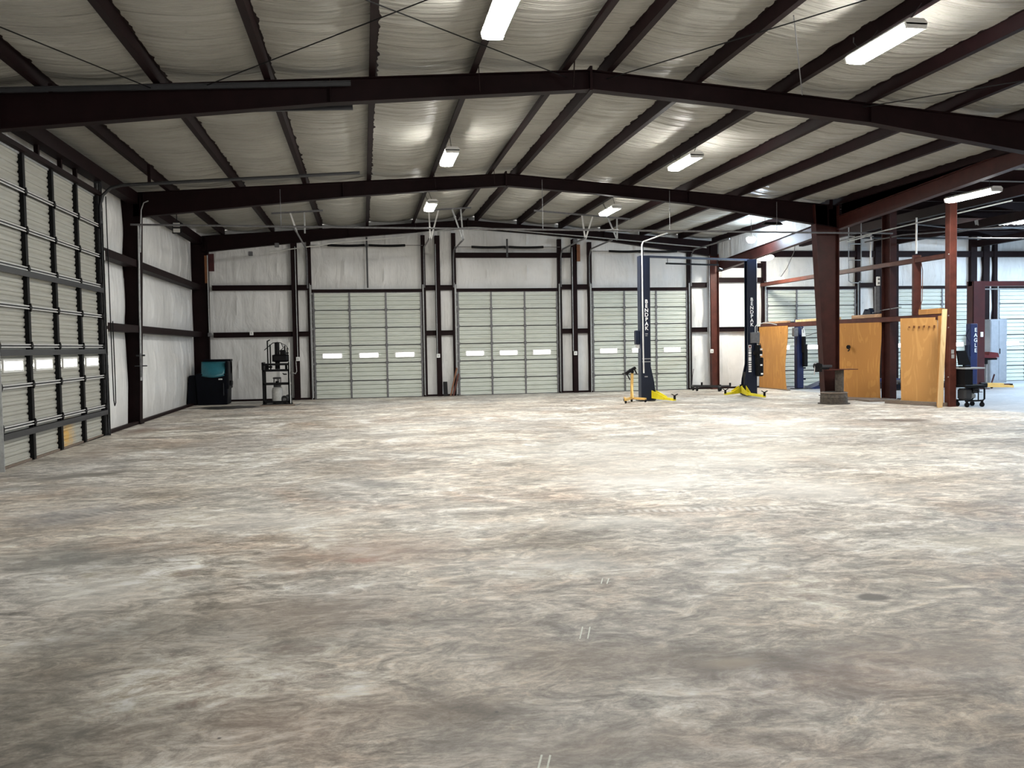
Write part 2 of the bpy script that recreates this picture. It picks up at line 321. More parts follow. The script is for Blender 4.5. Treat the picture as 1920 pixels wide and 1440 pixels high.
    c = mix(ramp(nt, vo.outputs['Distance'], [(0.012, g(0.8)), (0.03, g(0))]).outputs[0], c, (0.03, 0.03, 0.03))
    # tyre tread prints
    for (tx, ty, rot, ln_, wd_) in ((3.6, 8.55, 0.15, 1.3, 0.13), (-2.55, 10.3, -0.75, 1.5, 0.14), (-0.3, 11.7, -0.75, 1.2, 0.12)):
        s1 = N(nt, 'ShaderNodeVectorMath', operation='SUBTRACT'); L.new(P, s1.inputs[0]); s1.inputs[1].default_value = (tx, ty, 0)
        ro = N(nt, 'ShaderNodeVectorRotate', rotation_type='Z_AXIS'); L.new(s1.outputs[0], ro.inputs['Vector']); ro.inputs['Angle'].default_value = rot
        mu = N(nt, 'ShaderNodeVectorMath', operation='MULTIPLY'); L.new(ro.outputs[0], mu.inputs[0]); mu.inputs[1].default_value = (1/ln_, 1/wd_, 0)
        ln = N(nt, 'ShaderNodeVectorMath', operation='LENGTH'); L.new(mu.outputs[0], ln.inputs[0])
        mr = N(nt, 'ShaderNodeMapRange'); L.new(ln.outputs['Value'], mr.inputs[0])
        for i, v in ((1, 1.0), (2, 0.6), (3, 0.0), (4, 0.55)): mr.inputs[i].default_value = v
        wv = N(nt, 'ShaderNodeTexWave', i_Scale=3.6, i_Distortion=1.5); wv.bands_direction = 'X'; L.new(ro.outputs[0], wv.inputs['Vector'])
        m2 = N(nt, 'ShaderNodeMath', operation='MULTIPLY'); L.new(mr.outputs[0], m2.inputs[0]); L.new(wv.outputs['Fac'], m2.inputs[1])
        c = mix(m2.outputs[0], c, pale if tx > 0 else (0.15, 0.15, 0.14))
    # bluish grey tint on the side bay floor beyond the partition
    sx = N(nt, 'ShaderNodeSeparateXYZ'); L.new(P, sx.inputs[0])
    mr = N(nt, 'ShaderNodeMapRange'); L.new(sx.outputs['X'], mr.inputs[0])
    for i, v in ((1, 14.75), (2, 14.95), (3, 0.0), (4, 0.75)): mr.inputs[i].default_value = v
    c = mix(mr.outputs[0], c, (0.30, 0.33, 0.37))
    L.new(c, b.inputs['Base Color'])
    rr = ramp(nt, sw, [(0.3, g(0.46)), (0.7, g(0.68))]); L.new(rr.outputs[0], b.inputs['Roughness'])
    bp = N(nt, 'ShaderNodeBump', i_Strength=0.25, i_Distance=0.01); L.new(sw2, bp.inputs['Height']); L.new(bp.outputs[0], b.inputs['Normal'])
    b.inputs['Specular IOR Level'].default_value = 0.22
    return m
M['floor'] = floor_mat()

# ---------------------------------------------------------------- dimensions
XL = -5.46; XR = 12.87; YB = 30.85; XE = 30.0; YF = -4.0; XRIDGE = 3.70
def ztop(x): return 6.13 - (0.066 if x < XRIDGE else 0.079)*abs(x-XRIDGE)   # top of frames, underside of purlins
def depth(x):
    P = [(-5.6,0.60),(-5.2,0.58),(-0.4,0.37),(3.7,0.31),(6.0,0.30),(8.6,0.33),(12.5,0.58),(13.2,0.62)]
    for (a, da), (b, db) in zip(P, P[1:]):
        if a <= x <= b: return da+(db-da)*(x-a)/(b-a)
    return P[-1][1]

# ---------------------------------------------------------------- floor
MB().box(XL-0.3, XE, YF, YB+0.3, -0.2, 0).build('floor', M['floor'])['kind'] = 'structure'
# ---------------------------------------------------------------- roof blanket (ceiling)
PURL_X = [-4.49, -2.87, -1.28, 0.28, 1.84, 3.32, 3.97, 5.48, 6.98, 8.53, 10.0, 11.47]
def roof_grid():
    xs = []
    edges = [XL-0.05] + PURL_X + [XR+0.10]
    for a, b in zip(edges, edges[1:]):
        n = 8 if b-a > 1 else 4
        for k in range(n): xs.append((a+(b-a)*k/n, k/n, b-a))
    xs.append((edges[-1], 0, 1))
    ny = 900; vs = []; fs = []
    for j in range(ny+1):
        y = 1.0+(YB-1.0)*j/ny
        for (x, t, w) in xs:
            s = math.sin(math.pi*t)*min(1, w/1.2)
            z = ztop(x)+0.20 - 0.075*s
            z += s*0.032*noise.noise(Vector((x*0.35+3, y*4.6, 0))) + s*0.014*noise.noise(Vector((x*0.5+3, y*9.5, 2))) + s*0.022*noise.noise(Vector((x*0.4, y*1.3, 5)))
            z += -0.030*s*max(0, 1-4.0*abs(noise.noise(Vector((x*0.12, y*1.9, 9)))))
            z += -0.018*s*max(0, 1-4.0*abs(noise.noise(Vector((x*0.2, y*3.7, 19)))))
            vs.append((x, y, z))
    n = len(xs)
    for j in range(ny):
        for i in range(n-1): fs.append((j*n+i, (j+1)*n+i, (j+1)*n+i+1, j*n+i+1))
    m = MB(); m.add(vs, fs); return m
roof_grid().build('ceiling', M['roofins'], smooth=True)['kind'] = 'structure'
mb = MB(); mb.box(XL-0.3, XR+0.3, 1.0, YB+0.3, 6.45, 6.5)
mb.build('roof', M['dkgrey'])['kind'] = 'structure'

# ---------------------------------------------------------------- walls
def wall_grid(name, p0, p1, ztf, cells_u, cells_z, nrm, step=0.075, seed=0.0, amp=1.0):
    p0 = Vector(p0); p1 = Vector(p1); Lw = (p1-p0).length; d = (p1-p0).normalized(); nrm = Vector(nrm)
    nu = int(Lw/step); nz = 70; vs = []; fs = []
    def frac(v, cells):
        for a, b in zip(cells, cells[1:]):
            if a <= v <= b: return (v-a)/(b-a), b-a
        return 0, 1
    for i in range(nu+1):
        u = Lw*i/nu; q = p0+d*u; fu, wu = frac(u, cells_u)
        for k in range(nz+1):
            z = ztf(q)*k/nz; fz, wz = frac(z, cells_z)
            su = min(1, math.sin(math.pi*fu)*2.2) if fu > 0 else 0
            s = math.sin(math.pi*fz)*su
            h = 0.055*s + s*0.030*noise.noise(Vector((u*2.3+seed, z*0.35, 1))) + s*0.014*noise.noise(Vector((u*7+seed, z*0.6, 3)))
            h += s*0.048*sum(math.exp(-((u-(1.25*q+0.35*noise.noise(Vector((q*3.7+seed,0,0)))) - 0.05*math.sin(z*1.7+q))/0.042)**2) for q in (int(u/1.25), int(u/1.25)+1))
            h += s*0.035*abs(noise.noise(Vector((u*1.6+seed+z*0.8, z*1.2, 7))))
            vs.append(q + nrm*h*amp + Vector((0,0,z)))
    for i in range(nu):
        for k in range(nz): fs.append((i*(nz+1)+k, (i+1)*(nz+1)+k, (i+1)*(nz+1)+k+1, i*(nz+1)+k+1))
    m = MB(); m.add(vs, fs); return m.build(name, M['wallins'], smooth=True)
ug = [0, 3.16, 3.72, 7.54, 8.1, 8.7, 12.4, 12.97, 13.6, 17.3, 18.2, 19.5, 20.3, 24.05, 24.9, 25.9, 28.9, 30, 33.7, 36]
wb = wall_grid('wall_back', (XL, YB, 0), (XE, YB, 0), lambda q: (ztop(q.x)+0.18 if q.x < XR else 5.95), ug, [0, 2.25, 3.83, 4.95, 6.3], (0,-1,0), seed=4); wb['kind'] = 'structure'
wl = wall_grid('wall_left', (XL-0.15, YF, 0), (XL-0.15, YB, 0), lambda q: ztop(XL)+0.18, [0, 9.3, 17.8, 23.35, 23.8, 26.3, 30.6, 34.85], [0, 2.28, 3.83, 5.6], (1,0,0), seed=40); wl['kind'] = 'structure'
m = MB(); m.box(XE-0.1, XE, YF, YB, 0, 6.0); o = m.build('wall_right', M['wallins']); o['kind'] = 'structure'

# ---------------------------------------------------------------- main rigid frames
def hsec(m, x0, x1, za0, zb0, za1, zb1, y0, y1):   # prism between x0,x1; z bottom a, top b
    m.hexa([(x0,y0,za0),(x1,y0,za1),(x1,y1,za1),(x0,y1,za0),(x0,y0,zb0),(x1,y0,zb1),(x1,y1,zb1),(x0,y1,zb0)])
def rafter(name, y, label, dscale=1.0, xa=-5.35, xb=12.98, wf=0.10, group=None):
    t = thing(name, label, 'steel beam', (0, y, 0), 0, group)
    xs = [xa, -0.4, XRIDGE, 6.0, 8.6, xb]
    web = MB(); top = MB(); bot = MB()
    for a, b in zip(xs, xs[1:]):
        ta, tb = ztop(a)-0.004, ztop(b)-0.004; ba, bb = ta-depth(a)*dscale, tb-depth(b)*dscale
        hsec(web, a, b, ba+0.012, ta-0.012, bb+0.012, tb-0.012, -0.006, 0.006)
        hsec(top, a, b, ta-0.013, ta, tb-0.013, tb, -wf, wf)
        hsec(bot, a, b, ba, ba+0.013, bb, bb+0.013, -wf, wf)
    for x in (-5.1, -0.4, 8.6, 12.6):
        web.box(x-0.006, x+0.006, -wf*0.9, wf*0.9, ztop(x)-depth(x)*dscale+0.01, ztop(x)-0.01)
    web.build('web', M['steel'], t); top.build('top_flange', M['steel'], t); bot.build('bottom_flange', M['steel'], t)
    sp = MB(); sp.box(XRIDGE-0.02, XRIDGE+0.02, -wf-0.01, wf+0.01, ztop(XRIDGE)-depth(XRIDGE)*dscale-0.02, ztop(XRIDGE)+0.05)
    sp.build('splice_plate', M['steel'], t)
    # flange braces from purlins
    for px in (1.80, 3.30):
        b = MB(); b.bar((px+0.02, -0.55, ztop(px)+0.05), (px+0.10, -wf-0.01, ztop(px)-depth(px)*dscale+0.06), 0.05, 0.012, up=(1,0,0))
        b.build('flange_brace', M['steel'], t)
    return t
rafter('rafter', 13.86, 'nearest dark steel roof beam spanning the hall', group='main roof beams')
rafter('rafter', 22.30, 'middle dark steel roof beam, resting on column with drum base', group='main roof beams')
rafter('rafter', 30.55, 'dark steel end beam against the insulated back wall', 0.92, xa=-5.2, xb=12.9, group='main roof beams')

def taper_col(name, loc, label, z1, x_in0, x_in1, x_out, sgn, wf=0.11, matk='steel', group=None, z0=0.0):
    # sgn +1: outer flange at x_out (left side), inner flange slants from x_in0 (base) to x_in1 (top)
    t = thing(name, label, 'steel column', loc, 0, group)
    w = MB(); w.hexa([(min(x_out,x_in0),-0.006,z0),(max(x_out,x_in0),-0.006,z0),(max(x_out,x_in0),0.006,z0),(min(x_out,x_in0),0.006,z0),
                      (min(x_out,x_in1),-0.006,z1),(max(x_out,x_in1),-0.006,z1),(max(x_out,x_in1),0.006,z1),(min(x_out,x_in1),0.006,z1)])
    w.build('web', M[matk], t)
    f = MB(); f.hexa([(x_in0-0.008,-wf,z0),(x_in0+0.008,-wf,z0),(x_in0+0.008,wf,z0),(x_in0-0.008,wf,z0),(x_in1-0.008,-wf,z1),(x_in1+0.008,-wf,z1),(x_in1+0.008,wf,z1),(x_in1-0.008,wf,z1)])
    f.build('inner_flange', M[matk], t)
    f = MB(); f.box(x_out-0.008, x_out+0.008, -wf, wf, z0, z1); f.build('outer_flange', M[matk], t)
    b = MB(); b.box(min(x_out,x_in0)-0.04, max(x_out,x_in0)+0.04, -wf-0.03, wf+0.03, z0, z0+0.02)
    b.build('base_plate', M[matk], t)
    return t
taper_col('steel_column', (0, 22.30, 0), 'black tapered steel column on the left wall carrying the middle beam', 5.45, -5.34, -5.16, -5.60, 1, wf=0.13)
taper_col('steel_column', (0, 30.62, 0), 'dark corner steel column where left and back walls meet', 5.35, -5.10, -5.02, -5.56, 1, wf=0.10)
c2 = taper_col('steel_column', (0, 22.30, 0), 'brown tapered steel column standing in a concrete drum, vise beside it', 5.42, 12.47, 12.17, 12.88, 1, wf=0.13, matk='rustdk', z0=0.20)
m = MB(); m.box(12.60, 12.70, -0.12, 0.12, 5.30, 5.56); m.build('cap_plate', M['steel'], c2)
taper_col('steel_column', (0, 30.58, 0), 'brown steel column at the back wall right of the lift bay', 4.95, 12.66, 12.60, 12.92, 1, wf=0.1, matk='rust')
# knee haunch fillers
def wall_post(x, y, label, w=0.10, d=0.20, z1=5.3, matk='steel', z0=0.0, name='wall_post', group='wall posts'):
    t = thing(name, label, 'steel post', (x, y, 0), 0, group)
    m = MB(); m.box(-0.005, 0.005, -d/2+0.008, d/2-0.008, z0, z1); m.build('web', M[matk], t)
    for s in (-1, 1):
        m = MB(); m.box(-w/2, w/2, s*(d/2)-0.005, s*(d/2)+0.005, z0, z1); m.build('flange', M[matk], t)
    return t
wall_post(-2.25, YB-0.17, 'tall dark post on back wall left of the first overhead door', w=0.20, z1=5.35)
wall_post(2.62, YB-0.17, 'slim dark red post on back wall between first and second doors', w=0.17, z1=5.6, matk='steel')
wall_post(7.52, YB-0.17, 'slim dark red post on back wall between second and third doors', w=0.17, z1=5.5, matk='steel')
JAMB = [(-1.76, 'left jamb post of the leftmost back wall door', 5.5), (2.13, 'right jamb post of the leftmost back wall door', 5.62),
        (3.20, 'left jamb post of the second back wall door', 5.7), (6.99, 'right jamb post of the second back wall door', 5.5),
        (8.10, 'left jamb post of the third back wall door', 5.4), (11.87, 'right jamb post of the third back wall door', 5.1),
        (14.80, 'left jamb post of the shaded door beyond the partition', 5.5), (18.62, 'right jamb post of the shaded door beyond the partition', 5.9),
        (19.45, 'dark post between the shaded door and the pale blue lit door', 5.9), (20.15, 'wide dark post beside the pale blue lit door', 5.9),
        (23.50, 'dark post right of the pale blue lit door', 5.9), (24.45, 'dark post left of the far right door', 5.9), (24.05, 'narrow dark post above the grey cabinet', 5.9), (22.9, '', 0)]
for x, lab, z1 in JAMB:
    if not lab: continue
    m = MB(); w = 0.13 if x > 19 and x < 24.2 else 0.07
    m.box(x-w, x+w, YB-0.19, YB-0.03, 0, z1)
    if z1 < 5.75: pass
    tag(m.build('jamb_post', M['steel']), 'dark steel ' + lab, 'steel post', 'door jamb posts')
# girts
def girt(x0, x1, z, label, y=YB-0.13, matk='steel', group='back wall girts', h=0.17, rust_or_lit=False):
    t = thing('wall_girt', label, 'steel rail', ((x0+x1)/2, y, z), 0, group); w = (x1-x0)/2
    m = MB(); m.box(-w, w, -0.03, 0.09, -h/2, -h/2+0.012); m.build('bottom_flange', M[matk], t)
    m = MB(); m.box(-w, w, -0.03, -0.02, -h/2+0.012, h/2-0.012); m.build('web', M[matk], t)
    m = MB(); m.box(-w, w, -0.09, -0.02, h/2-0.012, h/2); m.build('top_flange', M[matk], t)
    return t
for (a, b, z, lab) in [(-4.95,-2.35,3.83,'upper dark girt on back wall beside the left corner'),(-4.95,-2.35,2.25,'lower dark girt on back wall above the blue bin'),
                       (-2.15,-1.83,3.83,'short upper girt left of the first back door'),(-2.15,-1.83,2.25,'short lower girt left of the first back door'),
                       (2.20,2.53,3.80,'short upper girt right of the first back door'),(2.20,2.53,2.22,'short lower girt right of the first back door'),
                       (2.71,3.13,3.80,'short upper girt left of the second back door'),(2.71,3.13,2.22,'short lower girt left of the second back door'),
                       (7.06,7.43,3.80,'short upper girt right of the second back door'),(7.06,7.43,2.22,'short lower girt right of the second back door'),
                       (7.61,8.03,3.80,'short upper girt left of the third back door'),(7.61,8.03,2.22,'short lower girt left of the third back door'),
                       (3.27,7.4,4.93,'long dark girt across the wall above the second back door'),
                       (11.94,12.55,3.84,'short upper girt between third door and brown column'),(11.94,12.55,2.20,'short lower girt between third door and brown column'),
                       (12.95,14.70,4.02,'upper girt over the bright white wall panel'),(12.95,14.70,2.20,'lower brown girt crossing the bright white wall panel'),(12.95,14.70,4.55,'topmost girt over the bright white wall panel'),
                       (14.9,29.6,4.98,'very long dark girt high across the side bay back wall'),(18.7,19.3,3.80,'short girt beside the shaded door in the side bay')]:
    girt(a, b, z, lab, h=0.22 if z == 4.98 else 0.17)
for (a, b, z, lab) in [(19.45,22.15,3.84,'upper girt on left wall beside the large door'),(19.45,22.15,2.28,'lower girt on left wall beside the large door'),
                       (22.45,30.5,3.84,'upper girt on left wall nearer the corner'),(22.45,30.5,2.28,'lower girt on left wall nearer the corner')]:
    t = thing('wall_girt', 'dark red ' + lab, 'steel rail', (XL+0.12, (a+b)/2, z), math.pi/2, 'left wall girts'); w = (b-a)/2
    m = MB(); m.box(-w, w, -0.07, 0.20, -0.085, -0.073); m.build('bottom_flange', M['steel'], t)
    m = MB(); m.box(-w, w, -0.07, -0.06, -0.075, 0.075); m.build('web', M['steel'], t)
    m = MB(); m.box(-w, w, -0.07, 0.20, 0.073, 0.085); m.build('top_flange', M['steel'], t)
# base channels
m = MB(); m.box(XL+0.0, XL+0.10, 19.4, 30.7, 0, 0.07); o = m.build('baseboard_left', M['steel']); o['kind'] = 'structure'
m = MB()
for a, b in [(-5.2,-1.75),(2.12,3.22),(6.98,8.12),(11.86,14.82),(18.6,19.75)]: m.box(a, b, YB-0.14, YB-0.02, 0, 0.06)
o = m.build('baseboard_back', M['steel']); o['kind'] = 'structure'
# header trims over the doors
HDR = [(-1.76,2.13),(3.20,6.99),(8.10,11.87),(14.80,18.62),(19.62,23.50),(24.45,28.3)]
for i, (a, b) in enumerate(HDR):
    m = MB(); m.box(a, b, YB-0.19, YB-0.02, 3.67, 3.74); m.box(a, b, YB-0.2, YB-0.185, 3.65, 3.76)
    m.build('trim_%d' % (i+1), M['steel'])['kind'] = 'structure'
m = MB(); m.box(XL+0.0, XL+0.2, 13.9, 19.4, 4.97, 5.05); m.build('trim_7', M['steel'])['kind'] = 'structure'
# eave beam along left wall
t = thing('eave_strut', 'black steel eave beam running above the large left door', 'steel beam', (XL+0.13, 13.5, 5.28))
m = MB(); m.box(-0.12, 0.12, -9.5, 17.1, -0.012, 0.0); m.build('bottom_flange', M['steel'], t)
m = MB(); m.box(0.10, 0.12, -9.5, 17.1, 0.0, 0.25); m.build('web', M['steel'], t)
# stubs over left door
for y, lab in ((17.25,'stub post above the large left door, middle one'),(18.1,'stub post above the large left door, nearest the column'),(16.1,'stub post above the large left door, nearest the camera')):
    m = MB(); m.box(XL+0.05, XL+0.12, y-0.035, y+0.035, 5.05, 5.30); tag(m.build('stub_post', M['steel']), 'short black '+lab, 'steel post', 'stub posts above left door')
# purlins
ORD = ['first','second','third','fourth','fifth','sixth','seventh','eighth','ninth','tenth','eleventh','twelfth','thirteenth']
for i, x in enumerate(PURL_X + [12.78]):
    s = 1 if x > XRIDGE else -1
    t = thing('purlin', 'long dark steel roof purlin, %s counted from the left wall' % ORD[i], 'purlin', (x, 1.2, ztop(x)), 0, 'roof purlins')
    Lp = YB-0.1-1.2; tilt = 0.0
    m = MB(); m.box(-0.005, 0.005, 0, Lp, 0.004, 0.20); m.build('web', M['steel'], t)
    m = MB(); m.box(-0.005 if s > 0 else -0.09, 0.09 if s > 0 else 0.005, 0, Lp, 0.0, 0.006)
    m.box(0.087 if s > 0 else -0.093, 0.093 if s > 0 else -0.087, 0, Lp, 0, 0.024); m.build('bottom_flange', M['steel'], t)
    m = MB(); m.box(-0.07 if s > 0 else -0.005, 0.005 if s > 0 else 0.07, 0, Lp, 0.196, 0.20); m.build('top_flange', M['steel'], t)
# roof brace rods
RODS = [((-2.95,13.75,5.60),(-7.01+1.6,5.5+2.28,5.40),'thin brace rod under the roof at far left'),
        ((-2.25,13.75,5.66),(5.65,5.5,6.10),'thin brace rod crossing upward over the left bays'),
        ((3.30,13.75,5.98),(-4.76,5.5,5.50),'thin brace rod crossing down from the ridge to the left'),
        ((3.95,13.75,5.98),(8.47,5.5,5.66),'thin brace rod right of the ridge'),
        ((8.42,13.75,5.66),(12.6,8.1,5.40),'thin brace rod at far right under the roof')]
for a, b, lab in RODS:
    m = MB(); m.cyl(a, b, 0.009, 6); tag(m.build('brace_rod', M['black']), lab, 'brace rod', 'roof brace rods')

# ---------------------------------------------------------------- overhead doors
def sectional(idx, loc, rz, W, H, nsec, ncol, wrow, panel, heavy=False, header_mat='galv', wz=(0.24,0.36), wwf=0.46):
    # local frame: x along the wall, z up, -y towards the room
    t = empty('door_%d' % idx, loc, rz); t['kind'] = 'structure'
    hs = H/nsec
    for k in range(nsec):
        z0 = k*hs; prof = [(0.0, z0)]
        nr = 4
        for q in range(nr):       # ribbed steel section
            a = z0 + hs*(q+0.10)/nr; b = z0 + hs*(q+0.84)/nr; c = z0+hs*(q+0.97)/nr
            dp = 0.022 if heavy else 0.046; mid = (a+b)/2
            prof += [(-dp+0.006, a), (-dp, a+0.012), (-dp, mid-0.014), (-dp+0.012, mid-0.004), (-dp, mid+0.006), (-dp, b-0.008), (-dp+0.008, b), (0.0, b+0.004), (0.0, c)]
        prof.append((0.0, z0+hs-0.006))
        m = MB(); m.strip(prof, -W/2, W/2, lambda tt, p: (tt, p[0], p[1]))
        m.box(-W/2, W/2, 0.012, 0.05, z0, z0+hs-0.004)
        m.build('door_section', panel, t)
        j = MB(); j.box(-W/2, W/2, -0.050, -0.006, z0-0.007 if k else 0.0, z0+0.008 if k else 0.02); j.build('section_joint', M['dkgrey'], t)
    cw = W/ncol
    for c in range(ncol+1):
        x = -W/2 + cw*c; x = min(max(x, -W/2+0.03), W/2-0.03)
        sw_ = 0.05 if heavy else 0.03; m = MB(); m.box(x-sw_, x+sw_, -0.085 if heavy else -0.066, -0.005, 0.02, H-0.01)
        for k in range(1, nsec): m.box(x-0.05, x+0.05, -0.075, -0.06, k*hs-0.05, k*hs+0.05)
        m.build('stile', M['galvdk'] if not heavy else M['black'], t)
    for c in range(ncol):
        xc = -W/2 + cw*(c+0.5); ww = cw*wwf/2; zb = wrow*hs
        m = MB(); zc = zb+hs*(wz[0]+wz[1])/2; hh = hs*(wz[1]-wz[0])/2
        fr = 0.035
        m.box(xc-ww-fr, xc+ww+fr, -0.058, -0.030, zc-hh-fr, zc-hh); m.box(xc-ww-fr, xc+ww+fr, -0.058, -0.030, zc+hh, zc+hh+fr)
        m.box(xc-ww-fr, xc-ww, -0.058, -0.030, zc-hh, zc+hh); m.box(xc+ww, xc+ww+fr, -0.058, -0.030, zc-hh, zc+hh)
        f = m.build('window_frame', M['white'], t)
        g = MB(); n = 10; pts = []
        for q in range(4):
            cx, cz = (xc+(ww-0.03)*(1 if q in (0,3) else -1), zc+(hh-0.03)*(1 if q in (0,1) else -1))
            for e in range(5):
                an = math.pi/2*q + math.pi/2*e/4; pts.append((cx+0.03*math.cos(an), cz+0.03*math.sin(an)))
        g.prism(pts, 'y', -0.052, -0.046); g.build('window_pane', M['window'], t)
    if heavy:
        for k in range(1, nsec):
            z = k*hs
            m = MB(); m.box(-W/2, W/2, -0.10, -0.085, z-0.030, z-0.014); m.box(-W/2, W/2, -0.10, -0.085, z+0.014, z+0.030)
            m.build('strut', M['strut'], t)
            m = MB(); m.box(-W/2, W/2, -0.083, -0.055, z-0.03, z+0.03); m.build('strut_channel', M['dkgrey'], t)
            for c in range(ncol+1):
                x = min(max(-W/2+cw*c, -W/2+0.03), W/2-0.03)
                h = MB(); h.prism([(x-0.055,z),(x,z-0.065),(x+0.055,z),(x,z+0.065)], 'y', -0.115, -0.05); h.build('hinge', M['black'], t)
        for z in (0.50, 1.76, 3.02):
            m = MB(); m.box(-W/2, W/2, -0.13, -0.05, z-0.025, z+0.045); m.box(-W/2, W/2, -0.13, -0.115, z-0.05, z-0.02); m.build('stiffener', M['dkgrey'], t)
    # vertical tracks with slotted brackets
    for s in (-1, 1):
        x = s*(W/2+0.05)
        m = MB(); m.box(x-0.02, x+0.02, -0.12, -0.10, 0.05, H+0.25); m.box(x-0.02, x-0.014, -0.12, -0.06, 0.05, H+0.25)
        q = 0.25
        while q < H+0.2:
            m.box(x-0.012, x+0.045, -0.10, -0.02, q-0.02, q+0.02); q += 0.24
        m.build('vertical_track', M['galv'] if not heavy else M['galvdk'], t)
        m = MB(); m.box(x+0.025*s, x+0.04*s, -0.15, 0.0, 0, H+0.3); m.build('track_angle', M['galv'] if s < 0 else M['dkgrey'], t)
    if heavy:   # bright slots of the angle
        m = MB(); x = W/2+0.02; q = 0.4
        while q < H: m.box(x+0.0, x+0.03, -0.175, -0.165, q, q+0.2); q += 0.27
        m.build('slotted_angle', M['white'], t)
        m = MB(); m.box(-W/2, W/2, -0.05, 0.02, 0, 0.045); m.build('bottom_seal', M['plank'], t)
    m = MB(); m.box(-W/2-0.03, W/2+0.03, -0.045, -0.0, H-0.035, H+0.0); m.build('top_rail', M['galv'], t)
    return t
DOORS = [(0.19, 3.72, 'd'), (5.10, 3.62, 'd'), (9.985, 3.62, 'd'), (16.71, 3.64, 'd'), (21.55, 3.66, 'd'), (26.40, 3.62, 'd')]
for i, (xc, W, _) in enumerate(DOORS):
    sectional(i+1, (xc, YB-0.09, 0), 0, W, 3.66, 6, 3, 2, M['door'], wz=(0.32, 0.54), wwf=0.50)
sectional(7, (XL+0.06, 16.645, 0), math.pi/2, 5.33, 4.97, 8, 4, 2, M['doorleft'], heavy=True, wz=(0.40, 0.61), wwf=0.55)

# door springs above the back doors
def springs(x0, x1, z, xm, label):
    y = YB-0.42
    t = thing('torsion_spring', label, 'door spring', (xm, y, z), 0, 'torsion springs above the doors')
    m = MB(); m.cyl((x0-xm-0.6, 0, 0), (x1-xm+0.6, 0, 0), 0.012, 8); m.build('shaft', M['galvdk'], t)
    for a, b in ((x0-xm, -0.06), (0.06, x1-xm)):
        m = MB(); n = 24
        m.tube([(a+(b-a)*k/n, 0, -0.02*math.sin(math.pi*k/n)) for k in range(n+1)], 0.042, 10); m.build('coil', M['black'], t)
    m = MB(); m.box(-0.03, 0.03, -0.02, 0.02, -1.45 if xm < 1 else -0.35, 0.28); m.box(-0.05, 0.05, -0.03, 0.3, -0.03, 0.03); m.build('bracket', M['dkgrey'], t)
springs(-1.11, 1.51, 5.24, 0.20, 'black torsion spring above the leftmost back wall door')
springs(3.80, 6.36, 5.19, 5.06, 'black torsion spring above the second back wall door')
springs(8.75, 11.3, 5.05, 10.0, 'black torsion spring above the third back wall door')

# horizontal tracks + hangers
def track(name_label, pts, r=0.03):
    m = MB(); m.tube(pts, r, 6); return tag(m.build('door_track', M['galvdk']), name_label, 'door track', 'curved door tracks')
for (x, y1, ztk, lab) in [(-1.82, 25.2, 5.12, 'left track of the leftmost back door'), (2.15, 28.0, 5.17, 'right track of the leftmost back door'),
                     (3.18, 27.4, 5.08, 'left track of the second back door'), (7.03, 27.1, 5.10, 'right track of the second back door'),
                     (8.08, 27.7, 5.12, 'left track of the third back door'), (11.92, 27.2, 5.10, 'right track of the third back door')]:
    R = 0.38; z1 = ztk; yb = YB-0.2
    pts = [(x, yb, 3.8), (x, yb, z1-R)] + [(x, yb-R+R*math.cos(a), z1-R+R*math.sin(a)) for a in (0.4, 0.8, 1.2, 1.57)] + [(x, y1, z1)]
    track('grey curved ' + lab, pts, 0.028)
def hanger(x0, x1, y, legs, zt, z1, label):
    t = thing('track_hanger', label, 'track hanger', ((x0+x1)/2, y, zt), 0, 'track hangers'); xm = (x0+x1)/2
    m = MB(); m.bar((x0-xm, 0, ztop(x0)-zt-0.03), (x1-xm, 0, ztop(x1)-zt-0.03), 0.04, 0.05); m.build('cross_bar', M['galvdk'], t)
    for (xa, xb) in legs:
        m = MB(); m.bar((xa-xm, 0, ztop(xa)-zt-0.05), (xb-xm, 0, z1-zt), 0.045, 0.03, up=(0,1,0)); m.build('leg', M['pipe'] if xb == legs[0][1] else M['galv'], t)
hanger(2.02, 3.45, 27.5, [(2.12,2.15),(2.42,2.15),(2.85,3.18),(3.12,3.18)], 5.9, 5.05, 'white angle iron hanger between first and second doors')
hanger(5.4, 8.55, 27.2, [(6.95,7.05),(7.3,7.05),(7.8,8.1),(8.1,8.1)], 5.8, 5.05, 'grey angle iron hanger between second and third doors')
hanger(-2.54, -1.07, 26.4, [(-2.0,-1.82),(-1.6,-1.6)], 5.6, 5.12, 'grey hanger bar above the leftmost back door')
# left door overhead rails
def rail(a, b, label, w=0.05, h=0.07):
    m = MB(); m.bar(a, b, w, h); m.bar((a[0],a[1]-0.03,a[2]+h*0.4),(b[0],b[1]-0.03,b[2]+h*0.4),0.05,0.01)
    return tag(m.build('overhead_rail', M['dkgrey']), label, 'door track', 'overhead rails of the left doors')
m = MB(); m.tube([(XL+0.18,19.34,4.4),(XL+0.18,19.34,4.75),(XL+0.24,19.34,4.98),(XL+0.40,19.34,5.13),(XL+0.62,19.34,5.19),(-2.5,19.34,5.35),(0.02,19.34,5.52)], 0.035, 8)
tag(m.build('overhead_rail', M['dkgrey']), 'dark curved rail running out from the large left door, far one', 'door track', 'overhead rails of the left doors')
rail((-5.1, 13.70, 5.50), (-0.09, 13.70, 5.76), 'dark rail fixed along the near face of nearest roof beam')
rail((-5.0, 14.10, 5.28), (-0.07, 14.15, 5.52), 'dark rail just behind and below the nearest roof beam')
for x, y, z0, lab in ((-4.35,13.70,5.50,'near rail'),(-4.3,19.34,5.26,'far rail'),(-2.9,14.12,5.38,'lower rail behind the nearest beam')):
    m = MB(); m.box(x-0.03, x+0.03, y-0.02, y+0.02, z0, ztop(x)+0.02); tag(m.build('rail_bracket', M['steel']), 'short dark bracket holding the '+lab+' of left door', 'bracket')
